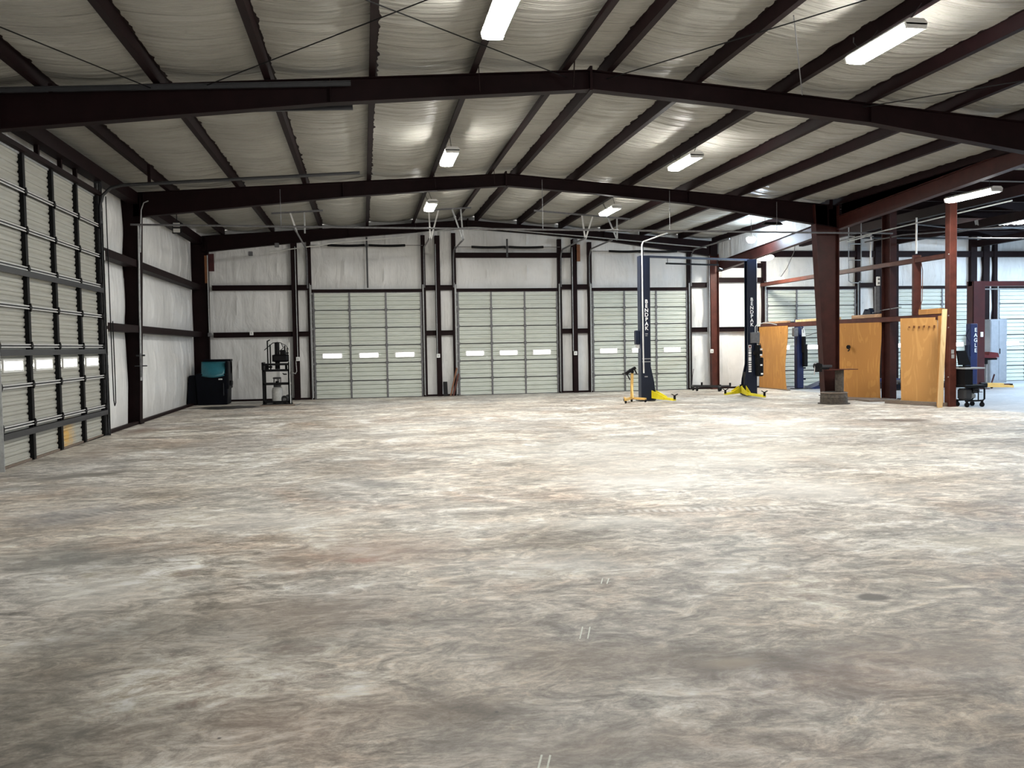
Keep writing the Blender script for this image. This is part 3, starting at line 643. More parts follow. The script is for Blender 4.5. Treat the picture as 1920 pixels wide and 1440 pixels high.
# loop of chain at the left door
m = MB(); m.tube([(XL+0.22,19.62,5.0),(XL+0.22,19.64,1.6),(XL+0.22,19.66,0.72),(XL+0.22,19.72,0.60),(XL+0.22,19.80,0.66),(XL+0.22,19.82,1.2),(XL+0.22,19.80,2.4)], 0.011, 6)
tag(m.build('hoist_chain', M['black']), 'long looped black door chain hanging beside the large left door', 'chain')

# ---------------------------------------------------------------- lamps
def strip_lamp(x, y, z, L, label, rz=0.0, cord=True, w=0.30, mk='lamp', top=(0.0, 0.36)):
    t = thing('strip_light', label, 'lamp', (x, y, z), rz, 'hanging strip lights')
    m = MB(); m.prism([(-w/2,0.03),(-w/2+0.02,0.0),(w/2-0.02,0.0),(w/2,0.03),(w/3,0.075),(-w/3,0.075)], 'y', -L/2-0.03, L/2+0.03); m.build('housing', M['white'], t)
    m = MB(); m.prism([(-w/2+0.01,0.0),(-w/2+0.03,-0.045),(-w/4,-0.06),(w/4,-0.06),(w/2-0.03,-0.045),(w/2-0.01,0.0)], 'y', -L/2, L/2); m.build('diffuser', M[mk], t)
    for s in (-1, 1):
        m = MB(); m.prism([(-w/2,0.02),(-w/2+0.02,-0.05),(w/2-0.02,-0.05),(w/2,0.02)], 'y', s*L/2, s*(L/2+0.03)); m.build('end_cap', M['white'], t)
        m = MB(); m.cyl((0,s*L*0.36,0.07),(top[0],s*L*0.36,top[1]),0.006,5); m.build('hanger_wire', M['cord'], t)
    if cord:
        m = MB(); m.tube([(0,L*0.30,0.07),(0.05,L*0.42,0.13),(0.06,L*0.55,0.20),(0.03,L*0.58,0.27),(-0.03,L*0.50,0.30)], 0.009, 6); m.build('power_cord', M['cord'], t)
    return t
strip_lamp(1.70, 10.42, 5.64, 1.25, 'bright strip light at top centre, cut by the frame edge', top=(0.10,0.37))
strip_lamp(1.84, 18.1, 5.62, 1.25, 'lit strip light on the left row between the two beams', top=(-0.04,0.39))
strip_lamp(1.92, 24.2, 5.60, 1.25, 'lit strip light on the left row beyond the middle beam', top=(-0.12,0.41))
strip_lamp(6.70, 10.46, 5.54, 1.3, 'long lit strip light at upper right with a looped cord', top=(0.21,0.34))
strip_lamp(6.79, 17.75, 5.54, 1.3, 'lit strip light on the right row between the two beams', top=(0.12,0.34))
strip_lamp(6.98, 24.1, 5.50, 1.3, 'lit strip light on the right row just below the middle beam', top=(-0.07,0.38))
strip_lamp(13.85, 18.15, 5.00, 1.45, 'lit strip light above the brown square post at right', rz=0.05, top=(0.0,0.80))
strip_lamp(22.0, 20.0, 5.15, 1.4, 'cool strip light over the side bay, out past the red lift', mk='coollamp', top=(0,0.66))  # unseen lamp, added to brighten the side bay
strip_lamp(25.5, 26.5, 5.15, 1.4, 'cool strip light over the side bay in front of the far right door', mk='coollamp', top=(0,0.66))  # second added lamp out of view, cool fill for the side bay
strip_lamp(20.9, 25.35, 5.52, 1.2, 'strip light glowing through torn insulation at far right', rz=math.pi/2, cord=False, w=0.2, mk='lamp', top=(0,0.28))
def bowl_lamp(x, y, z, label, mk, r=0.2, up=1.22):
    t = thing('pendant_light', label, 'lamp', (x, y, z), 0, None)
    m = MB(); m.lathe([(0.05,0.17),(r*0.55,0.13),(r*0.8,0.10)], n=20); m.build('shade', M['white'], t, smooth=True)
    m = MB(); m.lathe([(r*0.8,0.10),(r,0.07),(r*0.92,0.0),(r*0.6,-0.06),(0.04,-0.08)], n=20); m.build('bulb', M[mk], t, smooth=True)
    m = MB(); m.cyl((0,0,0.17),(0,0,up),0.007,6); m.build('cord', M['cord'], t)
bowl_lamp(13.72, 28.4, 4.58, 'wide warm lamp glowing beside top of the right navy post', 'bowl', 0.30)
bowl_lamp(12.2, 26.2, 4.93, 'small cool white bulb near the roof right of middle beam', 'bulb', 0.15, 0.72)
# unlit floodlight on the left
t = thing('floodlight', 'unlit double floodlight near the ceiling in the left corner', 'lamp', (-4.70, 24.0, 4.94))
for z in (0.075, -0.075):
    m = MB(); m.box(-0.11, 0.11, -0.02, 0.05, z-0.07, z+0.07); m.build('housing', M['black'], t)
    m = MB(); m.box(-0.085, 0.085, -0.028, -0.02, z-0.05, z+0.05); m.build('lens', M['flood_off'], t)
m = MB(); m.cyl((0,0.03,0.14),(0,0.03,0.84),0.01,6); m.build('stem', M['black'], t)
# unlit shop light under middle beam at right
t = thing('shop_light', 'unlit black shop light hung under the middle beam, right side', 'lamp', (11.0, 22.33, 4.88))
m = MB(); m.hexa([(-0.28,-0.1,0.0),(0.28,-0.1,0.0),(0.28,0.1,0.0),(-0.28,0.1,0.0),(-0.22,-0.06,0.07),(0.22,-0.06,0.07),(0.22,0.06,0.07),(-0.22,0.06,0.07)]); m.build('hood', M['black'], t)
m = MB(); m.cyl((-0.2,0,0.06),(-0.2,0,0.25),0.006,5); m.cyl((0.2,0,0.06),(0.2,0,0.25),0.006,5); m.build('hanger_wire', M['cord'], t)

# ---------------------------------------------------------------- long air pipe and conduits
def pipe(name, pts, r, mk, label, cat='pipe', group=None, n=8):
    m = MB(); m.tube(pts, r, n); return tag(m.build(name, M[mk], smooth=True), label, cat, group)
pipe('air_pipe', [(-5.36,22.05,4.75),(1.67,22.05,4.70),(7.33,22.05,4.67),(12.0,22.05,4.64),(14.4,22.05,4.63)], 0.024, 'galvdk', 'long grey air pipe hung across the hall below the middle beam')
for x, z0, z1, lab in ((4.60,4.70,5.95,'thin wire holding the long air pipe under the ridge'),(8.0,4.70,5.72,'thin wire holding the air pipe above the left lift post'),(-1.9,4.73,5.62,'thin wire holding the air pipe at the left'),(11.0,4.68,5.45,'thin wire holding the air pipe near the drum column')):
    m = MB(); m.cyl((x,22.05,z0),(x,22.05,z1),0.008,5); tag(m.build('hanger_wire', M['galvdk']), lab, 'wire', 'air pipe hanger wires')
m = MB(); m.tube([(5.58,10.7,5.93),(6.55,12.3,5.40)], 0.008, 5); tag(m.build('hanger_wire', M['galvdk']), 'loose thin wire dangling from the roof in front of the nearest beam', 'wire')
pipe('conduit', [(-5.20,22.12,4.75),(-5.24,22.12,2.6),(-5.26,22.12,1.05)], 0.022, 'galv', 'grey conduit running down the left column with a valve', 'conduit')
pipe('conduit', [(-4.95,22.10,5.32),(-5.06,22.10,5.27),(-5.12,22.10,5.10),(-5.15,22.10,4.6),(-5.17,22.10,4.1)], 0.014, 'galv', 'thin bent conduit beside the top of the left column', 'conduit')
t = thing('air_valve', 'small air valve and hose fitting on the left column', 'valve', (-5.24, 22.06, 1.45))
m = MB(); m.cyl((0,0,-0.32),(0,0,0.25),0.028,10); m.build('body', M['galvdk'], t, smooth=True)
m = MB(); m.cyl((-0.14,0,-0.05),(0.14,0,-0.05),0.014,8); m.cyl((-0.1,0,0.2),(0.1,0,0.2),0.02,8); m.build('handle', M['dkgrey'], t)
pipe('conduit', [(-5.03,30.45,4.9),(-5.04,30.45,3.2),(-5.04,30.45,2.33)], 0.016, 'galv', 'thin conduit down the far left corner column', 'conduit')
m = MB(); m.rbox(-5.09,-4.98,30.40,30.52,2.20,2.33,0.01); tag(m.build('junction_box', M['galvdk']), 'small grey box at foot of the corner column conduit', 'electrical box', 'electrical boxes')
pipe('conduit', [(9.05,25.2,5.02),(8.88,24.95,4.96),(8.20,24.88,4.72),(8.16,24.88,4.62),(8.17,24.88,1.6),(8.18,24.88,0.85)], 0.021, 'pipe', 'white conduit with a bent top running down in front of the left lift post', 'conduit')
for (x, y, z, lab) in ((-3.7, YB-0.28, 2.30, 'small white outlet box on girt above the blue bin'),(-2.20, YB-0.30, 1.40, 'small white outlet box on post beside the black press'),
                       (2.58, YB-0.30, 1.42, 'small white outlet box on slim post between first two doors'),(7.50, YB-0.30, 1.42, 'small white outlet box on slim post between second and third doors'),
                       (12.62, YB-0.40, 1.40, 'small white outlet box on the brown back wall column')):
    t = thing('outlet_box', lab, 'electrical box', (x, y, z), 0, 'electrical boxes')
    m = MB(); m.rbox(-0.06,0.06,-0.03,0.03,-0.07,0.07,0.01); m.build('box', M['white'], t)
    m = MB(); m.box(-0.02,0.02,-0.034,-0.03,-0.03,0.03); m.build('socket', M['galv'], t)
for (x, z0, z1, lab, r) in ((-2.20,1.47,5.2,'thin conduit down the post beside the black press',0.014),(2.55,1.5,5.3,'thin conduit down the slim post between first two doors',0.014),
                     (7.42,1.5,5.2,'thin conduit down slim post between second and third doors',0.014),(12.58,1.47,4.9,'light conduit down the brown back wall column',0.018)):
    pipe('conduit', [(x,YB-0.32,z1),(x,YB-0.32,z0)], r, 'galv', lab, 'conduit', 'back wall conduits')
pipe('ceiling_conduit', [(-3.0,30.2,4.98),(-0.6,30.2,5.32),(1.5,30.2,5.50)], 0.018, 'pipe', 'white conduit along end beam over the leftmost back door', 'conduit')
pipe('ceiling_conduit', [(1.9,30.1,5.62),(3.6,30.1,5.82),(4.0,30.1,5.82),(8.1,30.1,5.50),(12.3,30.1,5.14)], 0.02, 'galv', 'grey conduit following the end beam below the ridge', 'conduit')
for x, z in ((-2.75,5.2),(7.45,5.36),(-3.6,4.92)):
    m = MB(); m.rbox(x-0.07,x+0.07,30.08,30.2,z-0.07,z+0.07,0.01)
    tag(m.build('junction_box', M['galvdk']), {-2.75:'grey junction box on end beam above the black press',7.45:'grey junction box on end beam above the brown plaque',-3.6:'small tilted box on end beam above the blue bin'}[x], 'electrical box', 'electrical boxes')
# plaques
for (x0,x1,z0,z1,mk,lab) in ((-5.05,-4.84,4.38,4.96,'maroon','dark red board fixed high on the back wall by the left corner'),(7.56,7.73,4.70,5.30,'brown','brown board fixed high beside slim post between second and third doors')):
    t = thing('wall_board', lab, 'board', ((x0+x1)/2, YB-0.26, (z0+z1)/2)); w=(x1-x0)/2; h=(z1-z0)/2
    m = MB(); m.box(-w,w,-0.015,0.015,-h,h); m.build('board', M[mk], t)
    for s in (-1,1):
        m = MB(); m.box(-w*0.8,w*0.8,0.015,0.10,s*h*0.7-0.02,s*h*0.7+0.02); m.build('cleat', M['steel'], t)
m = MB(); m.box(-5.16+0.1,-5.09+0.1,YB-0.8,YB-0.74,3.95,4.85); tag(m.build('wall_strip', M['brown']), 'narrow brown strip on left wall right beside the corner', 'board')
# boards leaning between first and second doors
def lean(a, b, w, th, mk, label, up=(1,0,0), name='leaning_board', cat='board', group='boards leaning by the second door'):
    m = MB(); m.bar(a, b, w, th, up=up); return tag(m.build(name, M[mk]), label, cat, group)
lean((2.80,YB-0.42,0.02),(2.80,YB-0.30,0.50),0.14,0.10,'black','short black block standing beside the slim post', (0,1,0), 'timber_block', 'block')
lean((2.96,YB-0.52,0.02),(3.22,YB-0.30,0.98),0.05,0.05,'brown','brown stick leaning toward the left jamb of the second door', (0,1,0))
lean((3.06,YB-0.50,0.02),(3.27,YB-0.34,0.78),0.06,0.05,'rust','dark brown stick leaning beside the thinner one', (0,1,0))

# ---------------------------------------------------------------- parts washer / bin in the left corner
t = thing('storage_bin', 'black-blue upright bin with teal curved lid in the far left corner', 'bin', (-4.72, 29.45, 0))
m = MB(); m.hexa([(-0.52,-0.42,0.0),(0.40,-0.42,0.0),(0.40,0.42,0.0),(-0.52,0.42,0.0),(-0.56,-0.46,1.00),(0.44,-0.46,1.00),(0.44,0.46,1.00),(-0.56,0.46,1.00)]); m.build('body', M['bin'], t, bevel=0.03)
m = MB(); m.box(-0.34,0.46,0.02,0.44,0.96,1.42); m.box(0.37,0.46,-0.44,0.44,0.5,1.40); m.build('rear_panel', M['bin'], t, bevel=0.03)
m = MB(); m.box(-0.38,0.47,0.0,0.46,1.39,1.45); m.build('top_rim', M['bin'], t)
m = MB(); n = 14; vs = []; fs = []
for k in range(n+1):
    x = -0.36+0.70*k/n; bow = 0.10*math.sin(math.pi*k/n)
    for q in range(7):
        a = q/6; vs.append((x*(1+0.12*a), -0.34-bow-0.12*(1-a)+0.16*a*a, 0.93-0.05*math.sin(math.pi*k/n)*(1-a)+0.45*a))
for k in range(n):
    for q in range(6): fs.append((k*7+q,(k+1)*7+q,(k+1)*7+q+1,k*7+q+1))
m.add(vs, fs); o = m.build('lid', M['teal'], t, smooth=True); md = o.modifiers.new('so','SOLIDIFY'); md.thickness = 0.02
m = MB(); m.rbox(0.15,0.27,-0.47,-0.445,0.80,0.84,0.008); m.build('label_plate', M['white'], t)
m = MB(); m.tube([(0.30,-0.47,0.70),(0.31,-0.52,0.66),(0.31,-0.52,0.34),(0.30,-0.47,0.30)],0.012,6); m.build('handle', M['dkgrey'], t)
m = MB(); m.rbox(0.44,0.52,-0.2,0.1,0.60,0.76,0.02); m.build('latch', M['black'], t)
m = MB(); m.hexa([(-0.85,-0.35,0.0),(-0.55,-0.35,0.0),(-0.55,0.42,0.0),(-0.85,0.42,0.0),(-0.78,-0.3,0.95),(-0.56,-0.3,0.95),(-0.56,0.4,0.95),(-0.78,0.4,0.95)])
m.build('side_tank', M['bin'], t, bevel=0.03)

# ---------------------------------------------------------------- black frame with machinery (left of first door)
t = thing('shop_press', 'black steel press frame with hydraulic machinery on top, beside first back door', 'machine', (-2.70, 28.35, 0))
for sx in (-1, 1):
    for sy in (-1, 1):
        m = MB(); m.bar((sx*0.39,sy*0.25,0.03),(sx*0.39,sy*0.25,1.10),0.06,0.06,up=(0,1,0)); m.build('leg', M['black'], t)
for z in (0.10,0.66,1.08):
    m = MB()
    for sy in (-1,1): m.box(-0.40,0.40,sy*0.25-0.03,sy*0.25+0.03,z-0.03,z+0.03)
    for sx in (-1,1): m.box(sx*0.39-0.03,sx*0.39+0.03,-0.25,0.25,z-0.03,z+0.03)
    m.build('cross_rail', M['black'], t)
m = MB(); m.box(-0.40,0.40,-0.28,0.28,1.24,1.30); m.box(-0.43,-0.37,-0.28,0.28,1.10,1.34); m.box(0.37,0.43,-0.28,0.28,1.10,1.34); m.build('upper_table', M['black'], t)
m = MB(); m.cyl((0.03,0,1.12),(0.03,0,1.95),0.075,16); m.build('ram_cylinder', M['black'], t, smooth=True)
m = MB(); m.rbox(-0.10,0.36,-0.18,0.18,1.34,1.58,0.05); m.cyl((-0.12,0,1.46),(0.38,0,1.46),0.11,14); m.rbox(0.12,0.30,-0.1,0.1,1.55,1.72,0.03); m.build('motor', M['black'], t)
m = MB(); m.cyl((0.26,0.05,1.6),(0.26,0.05,1.85),0.022,8); m.cyl((0.34,0,1.5),(0.34,0,1.78),0.016,8); m.box(0.30,0.38,-0.02,0.02,1.60,1.64); m.build('lever_rods', M['black'], t)
for x, h in ((-0.26,2.02),(-0.18,1.90)):
    m = MB(); m.cyl((x,0,1.1),(x,0,h),0.022,8); m.cyl((x,0,1.16),(x,0,1.22),0.05,8); m.build('guide_rod', M['black'], t)
m = MB(); m.tube([(-0.26,0,2.0),(-0.18,0,2.04)],0.018,6); m.build('rod_crook', M['black'], t)
m = MB(); m.tube([(-0.36,0,1.72),(-0.22,0,1.84),(-0.10,0,1.94),(0.05,0,1.96),(0.16,0,1.94),(0.22,0,1.78),(0.10,0,1.68)],0.013,6); m.build('hose', M['black'], t)
m = MB(); m.tube([(0.16,0,1.93),(0.30,0,1.86),(0.40,0,1.70),(0.42,0,1.32)],0.010,6); m.build('hose', M['dkgrey'], t)
m = MB(); m.cyl((0.42,-0.27,0.05),(0.42,-0.27,1.95),0.014,6); m.build('side_pipe', M['pipe'], t)
for x, y in ((-0.30,-0.1),(0.30,-0.1)):
    m = MB(); m.cyl((x,y,1.10),(x,y,1.24),0.035,8); m.build('foot', M['black'], t)
m = MB(); m.rbox(0.22,0.33,-0.29,-0.26,0.94,0.98,0.01); m.cyl((0.20,-0.28,0.99),(0.26,-0.28,0.96),0.016,8); m.build('crank', M['black'], t)
m = MB(); m.box(-0.45,0.45,-0.32,0.32,0.0,0.03); m.build('base_plate', M['black'], t)
t = thing('gas_cylinder', 'pale steel gas cylinder with a collar inside the black press frame', 'gas cylinder', (-2.70, 28.38, 0.03))
m = MB(); m.lathe([(0.12,0.0),(0.165,0.03),(0.17,0.10),(0.17,0.42),(0.15,0.50),(0.08,0.54),(0.03,0.55)], n=24); m.build('tank', M['tank'], t, smooth=True)
m = MB(); m.lathe([(0.115,0.53),(0.115,0.60)], n=20, cap=False)
for a in (0.4,1.6,2.7,3.9,5.2): m.box(0.115*math.cos(a)-0.012,0.115*math.cos(a)+0.012,0.115*math.sin(a)-0.012,0.115*math.sin(a)+0.012,0.58,0.80)
m.lathe([(0.12,0.78),(0.135,0.80),(0.12,0.83)], n=20, cap=False); m.build('collar', M['dkgrey'], t)
m = MB(); m.cyl((0,0,0.55),(0,0,0.70),0.025,8); m.cyl((-0.05,0,0.68),(0.05,0,0.68),0.03,8); m.build('valve', M['black'], t)
t = thing('small_wheel', 'small black rubber wheel lying inside the press frame, beside gas cylinder', 'wheel', (-2.48, 28.30, 0.16))
def ring(m, R, r, n=20, k=8, ax='y', c=(0,0,0)):
    pts = []
    vs = []; fs = []
    for i in range(n):
        a = 2*math.pi*i/n
        for j in range(k):
            b = 2*math.pi*j/k; rr = R+r*math.cos(b); p = (rr*math.cos(a), r*math.sin(b), rr*math.sin(a))
            if ax == 'x': p = (p[1], p[0], p[2])
            if ax == 'z': p = (p[0], p[2], p[1])
            vs.append((p[0]+c[0], p[1]+c[1], p[2]+c[2]))
    for i in range(n):
        for j in range(k): fs.append((i*k+j, ((i+1)%n)*k+j, ((i+1)%n)*k+(j+1)%k, i*k+(j+1)%k))
    return m.add(vs, fs)
m = MB(); ring(m, 0.085, 0.04); m.build('tyre', M['rubber'], t, smooth=True)
m = MB(); m.cyl((0,-0.025,0),(0,0.025,0),0.06,14); m.cyl((0,-0.035,0),(0,0.035,0),0.02,10); m.build('hub', M['galvdk'], t)
t = thing('small_wheel', 'second small black wheel at the right inside the press frame', 'wheel', (-2.38, 28.52, 0.17), 0.5)
m = MB(); ring(m, 0.095, 0.04); m.build('tyre', M['rubber'], t, smooth=True)
m = MB(); m.cyl((0,-0.025,0),(0,0.025,0),0.07,14); m.build('hub', M['galvdk'], t)
m = MB(); m.box(-3.15,-2.12,27.55,27.80,0.0,0.035); tag(m.build('floor_board', M['plank']), 'flat board lying on the floor in front of the black press', 'board')
m = MB(); m.tube([(-2.12,27.6,0.02),(-2.0,27.9,0.025),(-1.98,28.3,0.03)],0.01,5); tag(m.build('rod', M['galvdk']), 'thin rod on the floor right of the black press', 'rod')
pipe('wire_loop', [(-2.27,30.57,1.35),(-2.25,30.55,0.98),(-2.29,30.52,0.90),(-2.38,30.5,0.94)], 0.010, 'whitewire', 'light cord looped beside the black press', 'cord')

# ---------------------------------------------------------------- navy two-post lift (each post stands on its own plate)
def letters(parent, body, size, x, y, z, sp=0.86):
    return text_mesh('lettering', body, size, M['ink'], parent, Matrix.Translation((x, y, z)) @ Matrix.Rotation(math.pi/2, 4, 'X'), sp)
def lift_post(loc, rz, label, side):
    t = thing('lift_post', label, 'car lift post', loc, rz, 'navy two-post lift')
    # C-shaped column: back web and two side faces, open toward the other post
    m = MB(); m.box(-0.16,0.13,-0.16,-0.148,0.02,4.34); m.build('front_face', M['navy'], t)
    m = MB(); m.box(-0.16,0.13,0.148,0.16,0.02,4.34); m.build('rear_face', M['navy'], t)
    s = -1 if side == 'L' else 1
    m = MB(); m.box(-0.17 if s < 0 else 0.12, -0.158 if s < 0 else 0.132, -0.16,0.16,0.02,4.34); m.build('back_web', M['navylt'], t)
    xi = 0.13 if s < 0 else -0.16
    m = MB()
    for y in (-0.15, 0.12): m.box(xi-0.006,xi+0.006,y,y+0.035,0.02,4.34)
    m.build('inner_lip', M['navy'], t)
    m = MB(); m.box(-0.24,0.24,-0.26,0.26,0.0,0.025); m.build('base_plate', M['dkgrey'], t)
    xs = xi
    m = MB()
    for y in (-0.155,0.135): m.prism([(xs,0.03),(xs+(-s)*0.16,0.03),(xs+(-s)*0.11,0.55),(xs,1.05)], 'y', y, y+0.02)
    m.build('gusset', M['navy'], t)
    m = MB(); m.box(xi-0.01-(0.0 if s<0 else 0.07), xi+0.08-(0.0 if s<0 else 0.07), -0.12,0.12,0.10,0.75); m.build('carriage', M['black'], t)
    m = MB(); m.box(-0.16,0.13,-0.16,0.16,4.33,4.345); m.build('top_cap', M['navylt'], t)
    letters(t, 'B\nE\nN\nD\nP\nA\nK', 0.155, 0.015 if side == 'L' else -0.03, -0.163, 2.93 if side == 'L' else 3.02)
    m = MB(); m.box(-0.03,0.05,-0.166,-0.162,2.0,2.025); m.box(-0.03,0.04,-0.166,-0.162,1.95,1.97); m.build('logo_mark', M['galv'], t)
    return t
pL = lift_post((8.36, 25.30, 0), -0.05, 'navy blue lift post with white letters, left one', 'L')
m = MB(); m.rbox(-0.30,-0.17,-0.10,0.12,1.70,2.12,0.02); m.build('release_box', M['navy'], pL)
m = MB(); m.hexa([(-0.27,-0.06,1.62),(-0.18,-0.06,1.58),(-0.18,0.08,1.58),(-0.27,0.08,1.62),(-0.27,-0.06,1.72),(-0.18,-0.06,1.72),(-0.18,0.08,1.72),(-0.27,0.08,1.72)]); m.build('release_handle', M['white'], pL)
for z in (1.27,1.18): 
    m = MB(); m.box(-0.13,0.12,-0.175,-0.160,z-0.012,z+0.012); m.build('strap_band', M['galv'], pL)
m = MB(); m.box(-0.06,0.03,-0.172,-0.160,0.72,0.75); m.build('strap_band', M['galv'], pL)
pR = lift_post((12.30, 26.45, 0), -0.10, 'navy blue lift post with power unit and warning decals, right one', 'R')
def arm(parent, a, mid, b, label, w0=0.16):
    e = empty('swing_arm', (0,0,0), 0, parent)
    if label: e['label'] = label
    a, mid, b = Vector(a), Vector(mid), Vector(b)
    m = MB(); d = (mid-a).normalized(); n = Vector((-d.y, d.x, 0))
    for s in (-1, 1):
        m.add([a+n*s*0.08+Vector((0,0,-0.05)), mid+n*s*0.06+Vector((0,0,-0.05)), mid+n*s*0.06+Vector((0,0,0.05)), a+n*s*0.08+Vector((0,0,0.19)),
               a+n*s*0.065+Vector((0,0,-0.05)), mid+n*s*0.045+Vector((0,0,-0.05)), mid+n*s*0.045+Vector((0,0,0.05)), a+n*s*0.065+Vector((0,0,0.19))],
              [(0,1,2,3),(7,6,5,4),(0,4,5,1),(1,5,6,2),(2,6,7,3),(3,7,4,0)])
    m.bar(a+Vector((0,0,-0.02)), mid+Vector((0,0,-0.02)), 0.14, 0.05); m.build('outer_arm', M['yellow'], e)
    m = MB(); m.bar(mid-d*0.15+Vector((0,0,-0.01)), b+Vector((0,0,-0.01)), 0.10, 0.07); m.build('inner_arm', M['yellow'], e)
    m = MB(); m.cyl(b+Vector((0,0,0.0)), b+Vector((0,0,0.10)), 0.035, 12)
    m.bar(b+Vector((-0.09,0,0.15)), b+Vector((0,0,0.10)), 0.07, 0.02); m.bar(b+Vector((0.09,0,0.15)), b+Vector((0,0,0.10)), 0.07, 0.02); m.build('lift_pad', M['black'], e)
    m = MB(); m.cyl(a+Vector((0,0,-0.06)), a+Vector((0,0,0.22)), 0.03, 10); m.build('pivot_pin', M['black'], e)
arm(pL, (0.22,-0.14,0.13), (0.40,-0.75,0.11), (0.55,-1.15,0.10), 'front yellow arm pointing toward the camera')
arm(pL, (0.22,0.14,0.13), (0.45,0.6,0.11), (0.55,0.95,0.10), None)
arm(pR, (-0.30,-0.14,0.13), (-0.45,-1.05,0.11), (-0.30,-2.0,0.10), 'long yellow arm pointing toward the camera')
arm(pR, (-0.32,0.10,0.13), (-0.66,-0.1,0.11), (-1.0,-0.45,0.10), 'short yellow arm swung left')
m = MB(); m.rbox(-0.10,0.18,-0.30,-0.165,1.68,2.02,0.015); m.build('control_box', M['galvdk'], pR)
m = MB(); m.rbox(-0.02,0.26,-0.34,-0.17,1.30,1.44,0.03); m.cyl((0.12,-0.26,1.0),(0.12,-0.26,1.62),0.085,16); m.rbox(0.06,0.28,-0.36,-0.17,0.62,1.22,0.03); m.build('power_unit', M['black'], pR)
m = MB()
for (x, z) in ((0.20,1.48),(0.19,1.30),(0.20,0.98),(0.22,0.70)): m.box(x-0.035,x+0.035,-0.368,-0.355,z-0.025,z+0.025)
m.build('unit_decal', M['ink'], pR)
m = MB(); m.tube([(0.10,-0.26,1.66),(0.19,-0.28,1.66),(0.22,-0.28,1.56),(0.18,-0.28,1.46)],0.014,6); m.tube([(0.14,-0.26,1.68),(0.16,-0.28,1.60),(0.15,-0.28,1.48)],0.010,6); m.build('hose', M['black'], pR)
m = MB(); z = 1.62; k = 0
for h in (0.13,0.05,0.10,0.055,0.14,0.055,0.06,0.06,0.06,0.06):
    m.box(-0.145,-0.055,-0.168,-0.161,z-h+0.012,z); z -= h+0.012
m.build('warning_decals', M['ink'], pR)
m = MB(); m.box(-0.13,-0.07,-0.1705,-0.168,1.53,1.60); m.build('decal_print', M['red'], pR)
m = MB(); m.tube([(0.05,-0.24,2.02),(0.05,-0.24,2.20),(0.12,-0.24,2.28),(0.35,-0.24,2.32),(0.55,-0.24,2.30),(0.75,-0.26,2.25)],0.012,6); m.build('power_cord', M['whitewire'], pR)
m = MB(); m.cyl((0.20,0.05,0.3),(0.20,0.05,4.3),0.022,8); m.build('side_conduit', M['pipe'], pR)
t = thing('lift_crossbar', 'long navy bar joining the tops of the two lift posts', 'lift crossbar', (10.33, 25.87, 4.33), math.atan2(1.15,3.94), 'navy two-post lift')
m = MB(); m.box(-1.93,1.93,-0.06,0.06,-0.03,0.03); m.build('beam', M['navylt'], t)
m = MB(); m.box(-1.25,0.75,-0.02,0.02,-0.21,-0.16); m.build('shutoff_bar', M['black'], t)
m = MB(); m.cyl((-1.2,0,-0.18),(-1.2,0,0),0.01,6); m.cyl((0.7,0,-0.18),(0.7,0,0),0.01,6); m.cyl((0.72,-0.03,-0.30),(0.85,-0.03,-0.34),0.05,10); m.build('sensor_bracket', M['dkgrey'], t)
# ---------------------------------------------------------------- engine stand
t = thing('engine_stand', 'faded yellow engine stand with a black head, left of the navy lift post', 'engine stand', (7.82, 24.95, 0), 0.0)
m = MB(); m.bar((0,0,0.10),(0.02,0,0.86),0.07,0.07,up=(0,1,0)); m.build('upright', M['amber'], t)
m = MB(); m.bar((0.02,0.12,0.11),(-0.38,-0.62,0.11),0.07,0.07); m.bar((0.05,0.05,0.11),(0.32,-0.35,0.10),0.06,0.06); m.bar((-0.34,-0.56,0.11),(-0.12,0.35,0.11),0.05,0.05); m.build('base_frame', M['amber'], t)
m = MB(); m.bar((0.0,-0.02,0.55),(-0.05,-0.3,0.13),0.04,0.02); m.build('brace', M['amber'], t)
m = MB(); m.bar((-0.20,-0.06,0.84),(0.10,-0.06,1.02),0.14,0.07); m.bar((-0.18,-0.06,0.88),(-0.07,-0.08,0.66),0.05,0.03); m.bar((0.06,-0.06,1.0),(0.14,-0.06,0.84),0.05,0.03); m.cyl((0.0,-0.1,0.90),(0.0,0.14,0.93),0.05,12); m.build('mounting_head', M['black'], t)
m = MB(); m.cyl((-0.30,-0.05,0.85),(-0.18,-0.05,0.86),0.012,6); m.build('handle', M['black'], t)
for (x, y) in ((-0.37,-0.6),(0.31,-0.34),(-0.12,0.33),(0.04,0.14)):
    m = MB(); m.cyl((x-0.02,y,0.045),(x+0.02,y,0.045),0.045,12); m.box(x-0.01,x+0.01,y-0.01,y+0.01,0.05,0.10); m.build('caster', M['black'], t)
# ---------------------------------------------------------------- dolly
t = thing('frame_dolly', 'low dark steel dolly on casters by the brown back wall column', 'dolly', (12.0, 29.55, 0))
m = MB(); m.bar((-0.35,0.5,0.17),(0.45,-0.25,0.17),0.08,0.06); m.bar((-0.38,0.12,0.16),(0.2,-0.65,0.16),0.06,0.05); m.bar((0.45,-0.25,0.17),(0.80,-0.35,0.17),0.06,0.05); m.bar((-0.35,0.5,0.17),(-0.38,0.12,0.16),0.06,0.05); m.bar((0.45,-0.25,0.16),(0.2,-0.65,0.16),0.06,0.05); m.build('frame', M['dkgrey'], t)
for (x, y) in ((-0.30,0.42),(-0.32,-0.0),(0.28,-0.55),(0.48,-0.2)):
    m = MB(); m.cyl((x-0.025,y,0.065),(x+0.025,y,0.065),0.065,14); m.box(x-0.015,x+0.015,y-0.02,y+0.02,0.07,0.15); m.build('caster', M['black'], t)
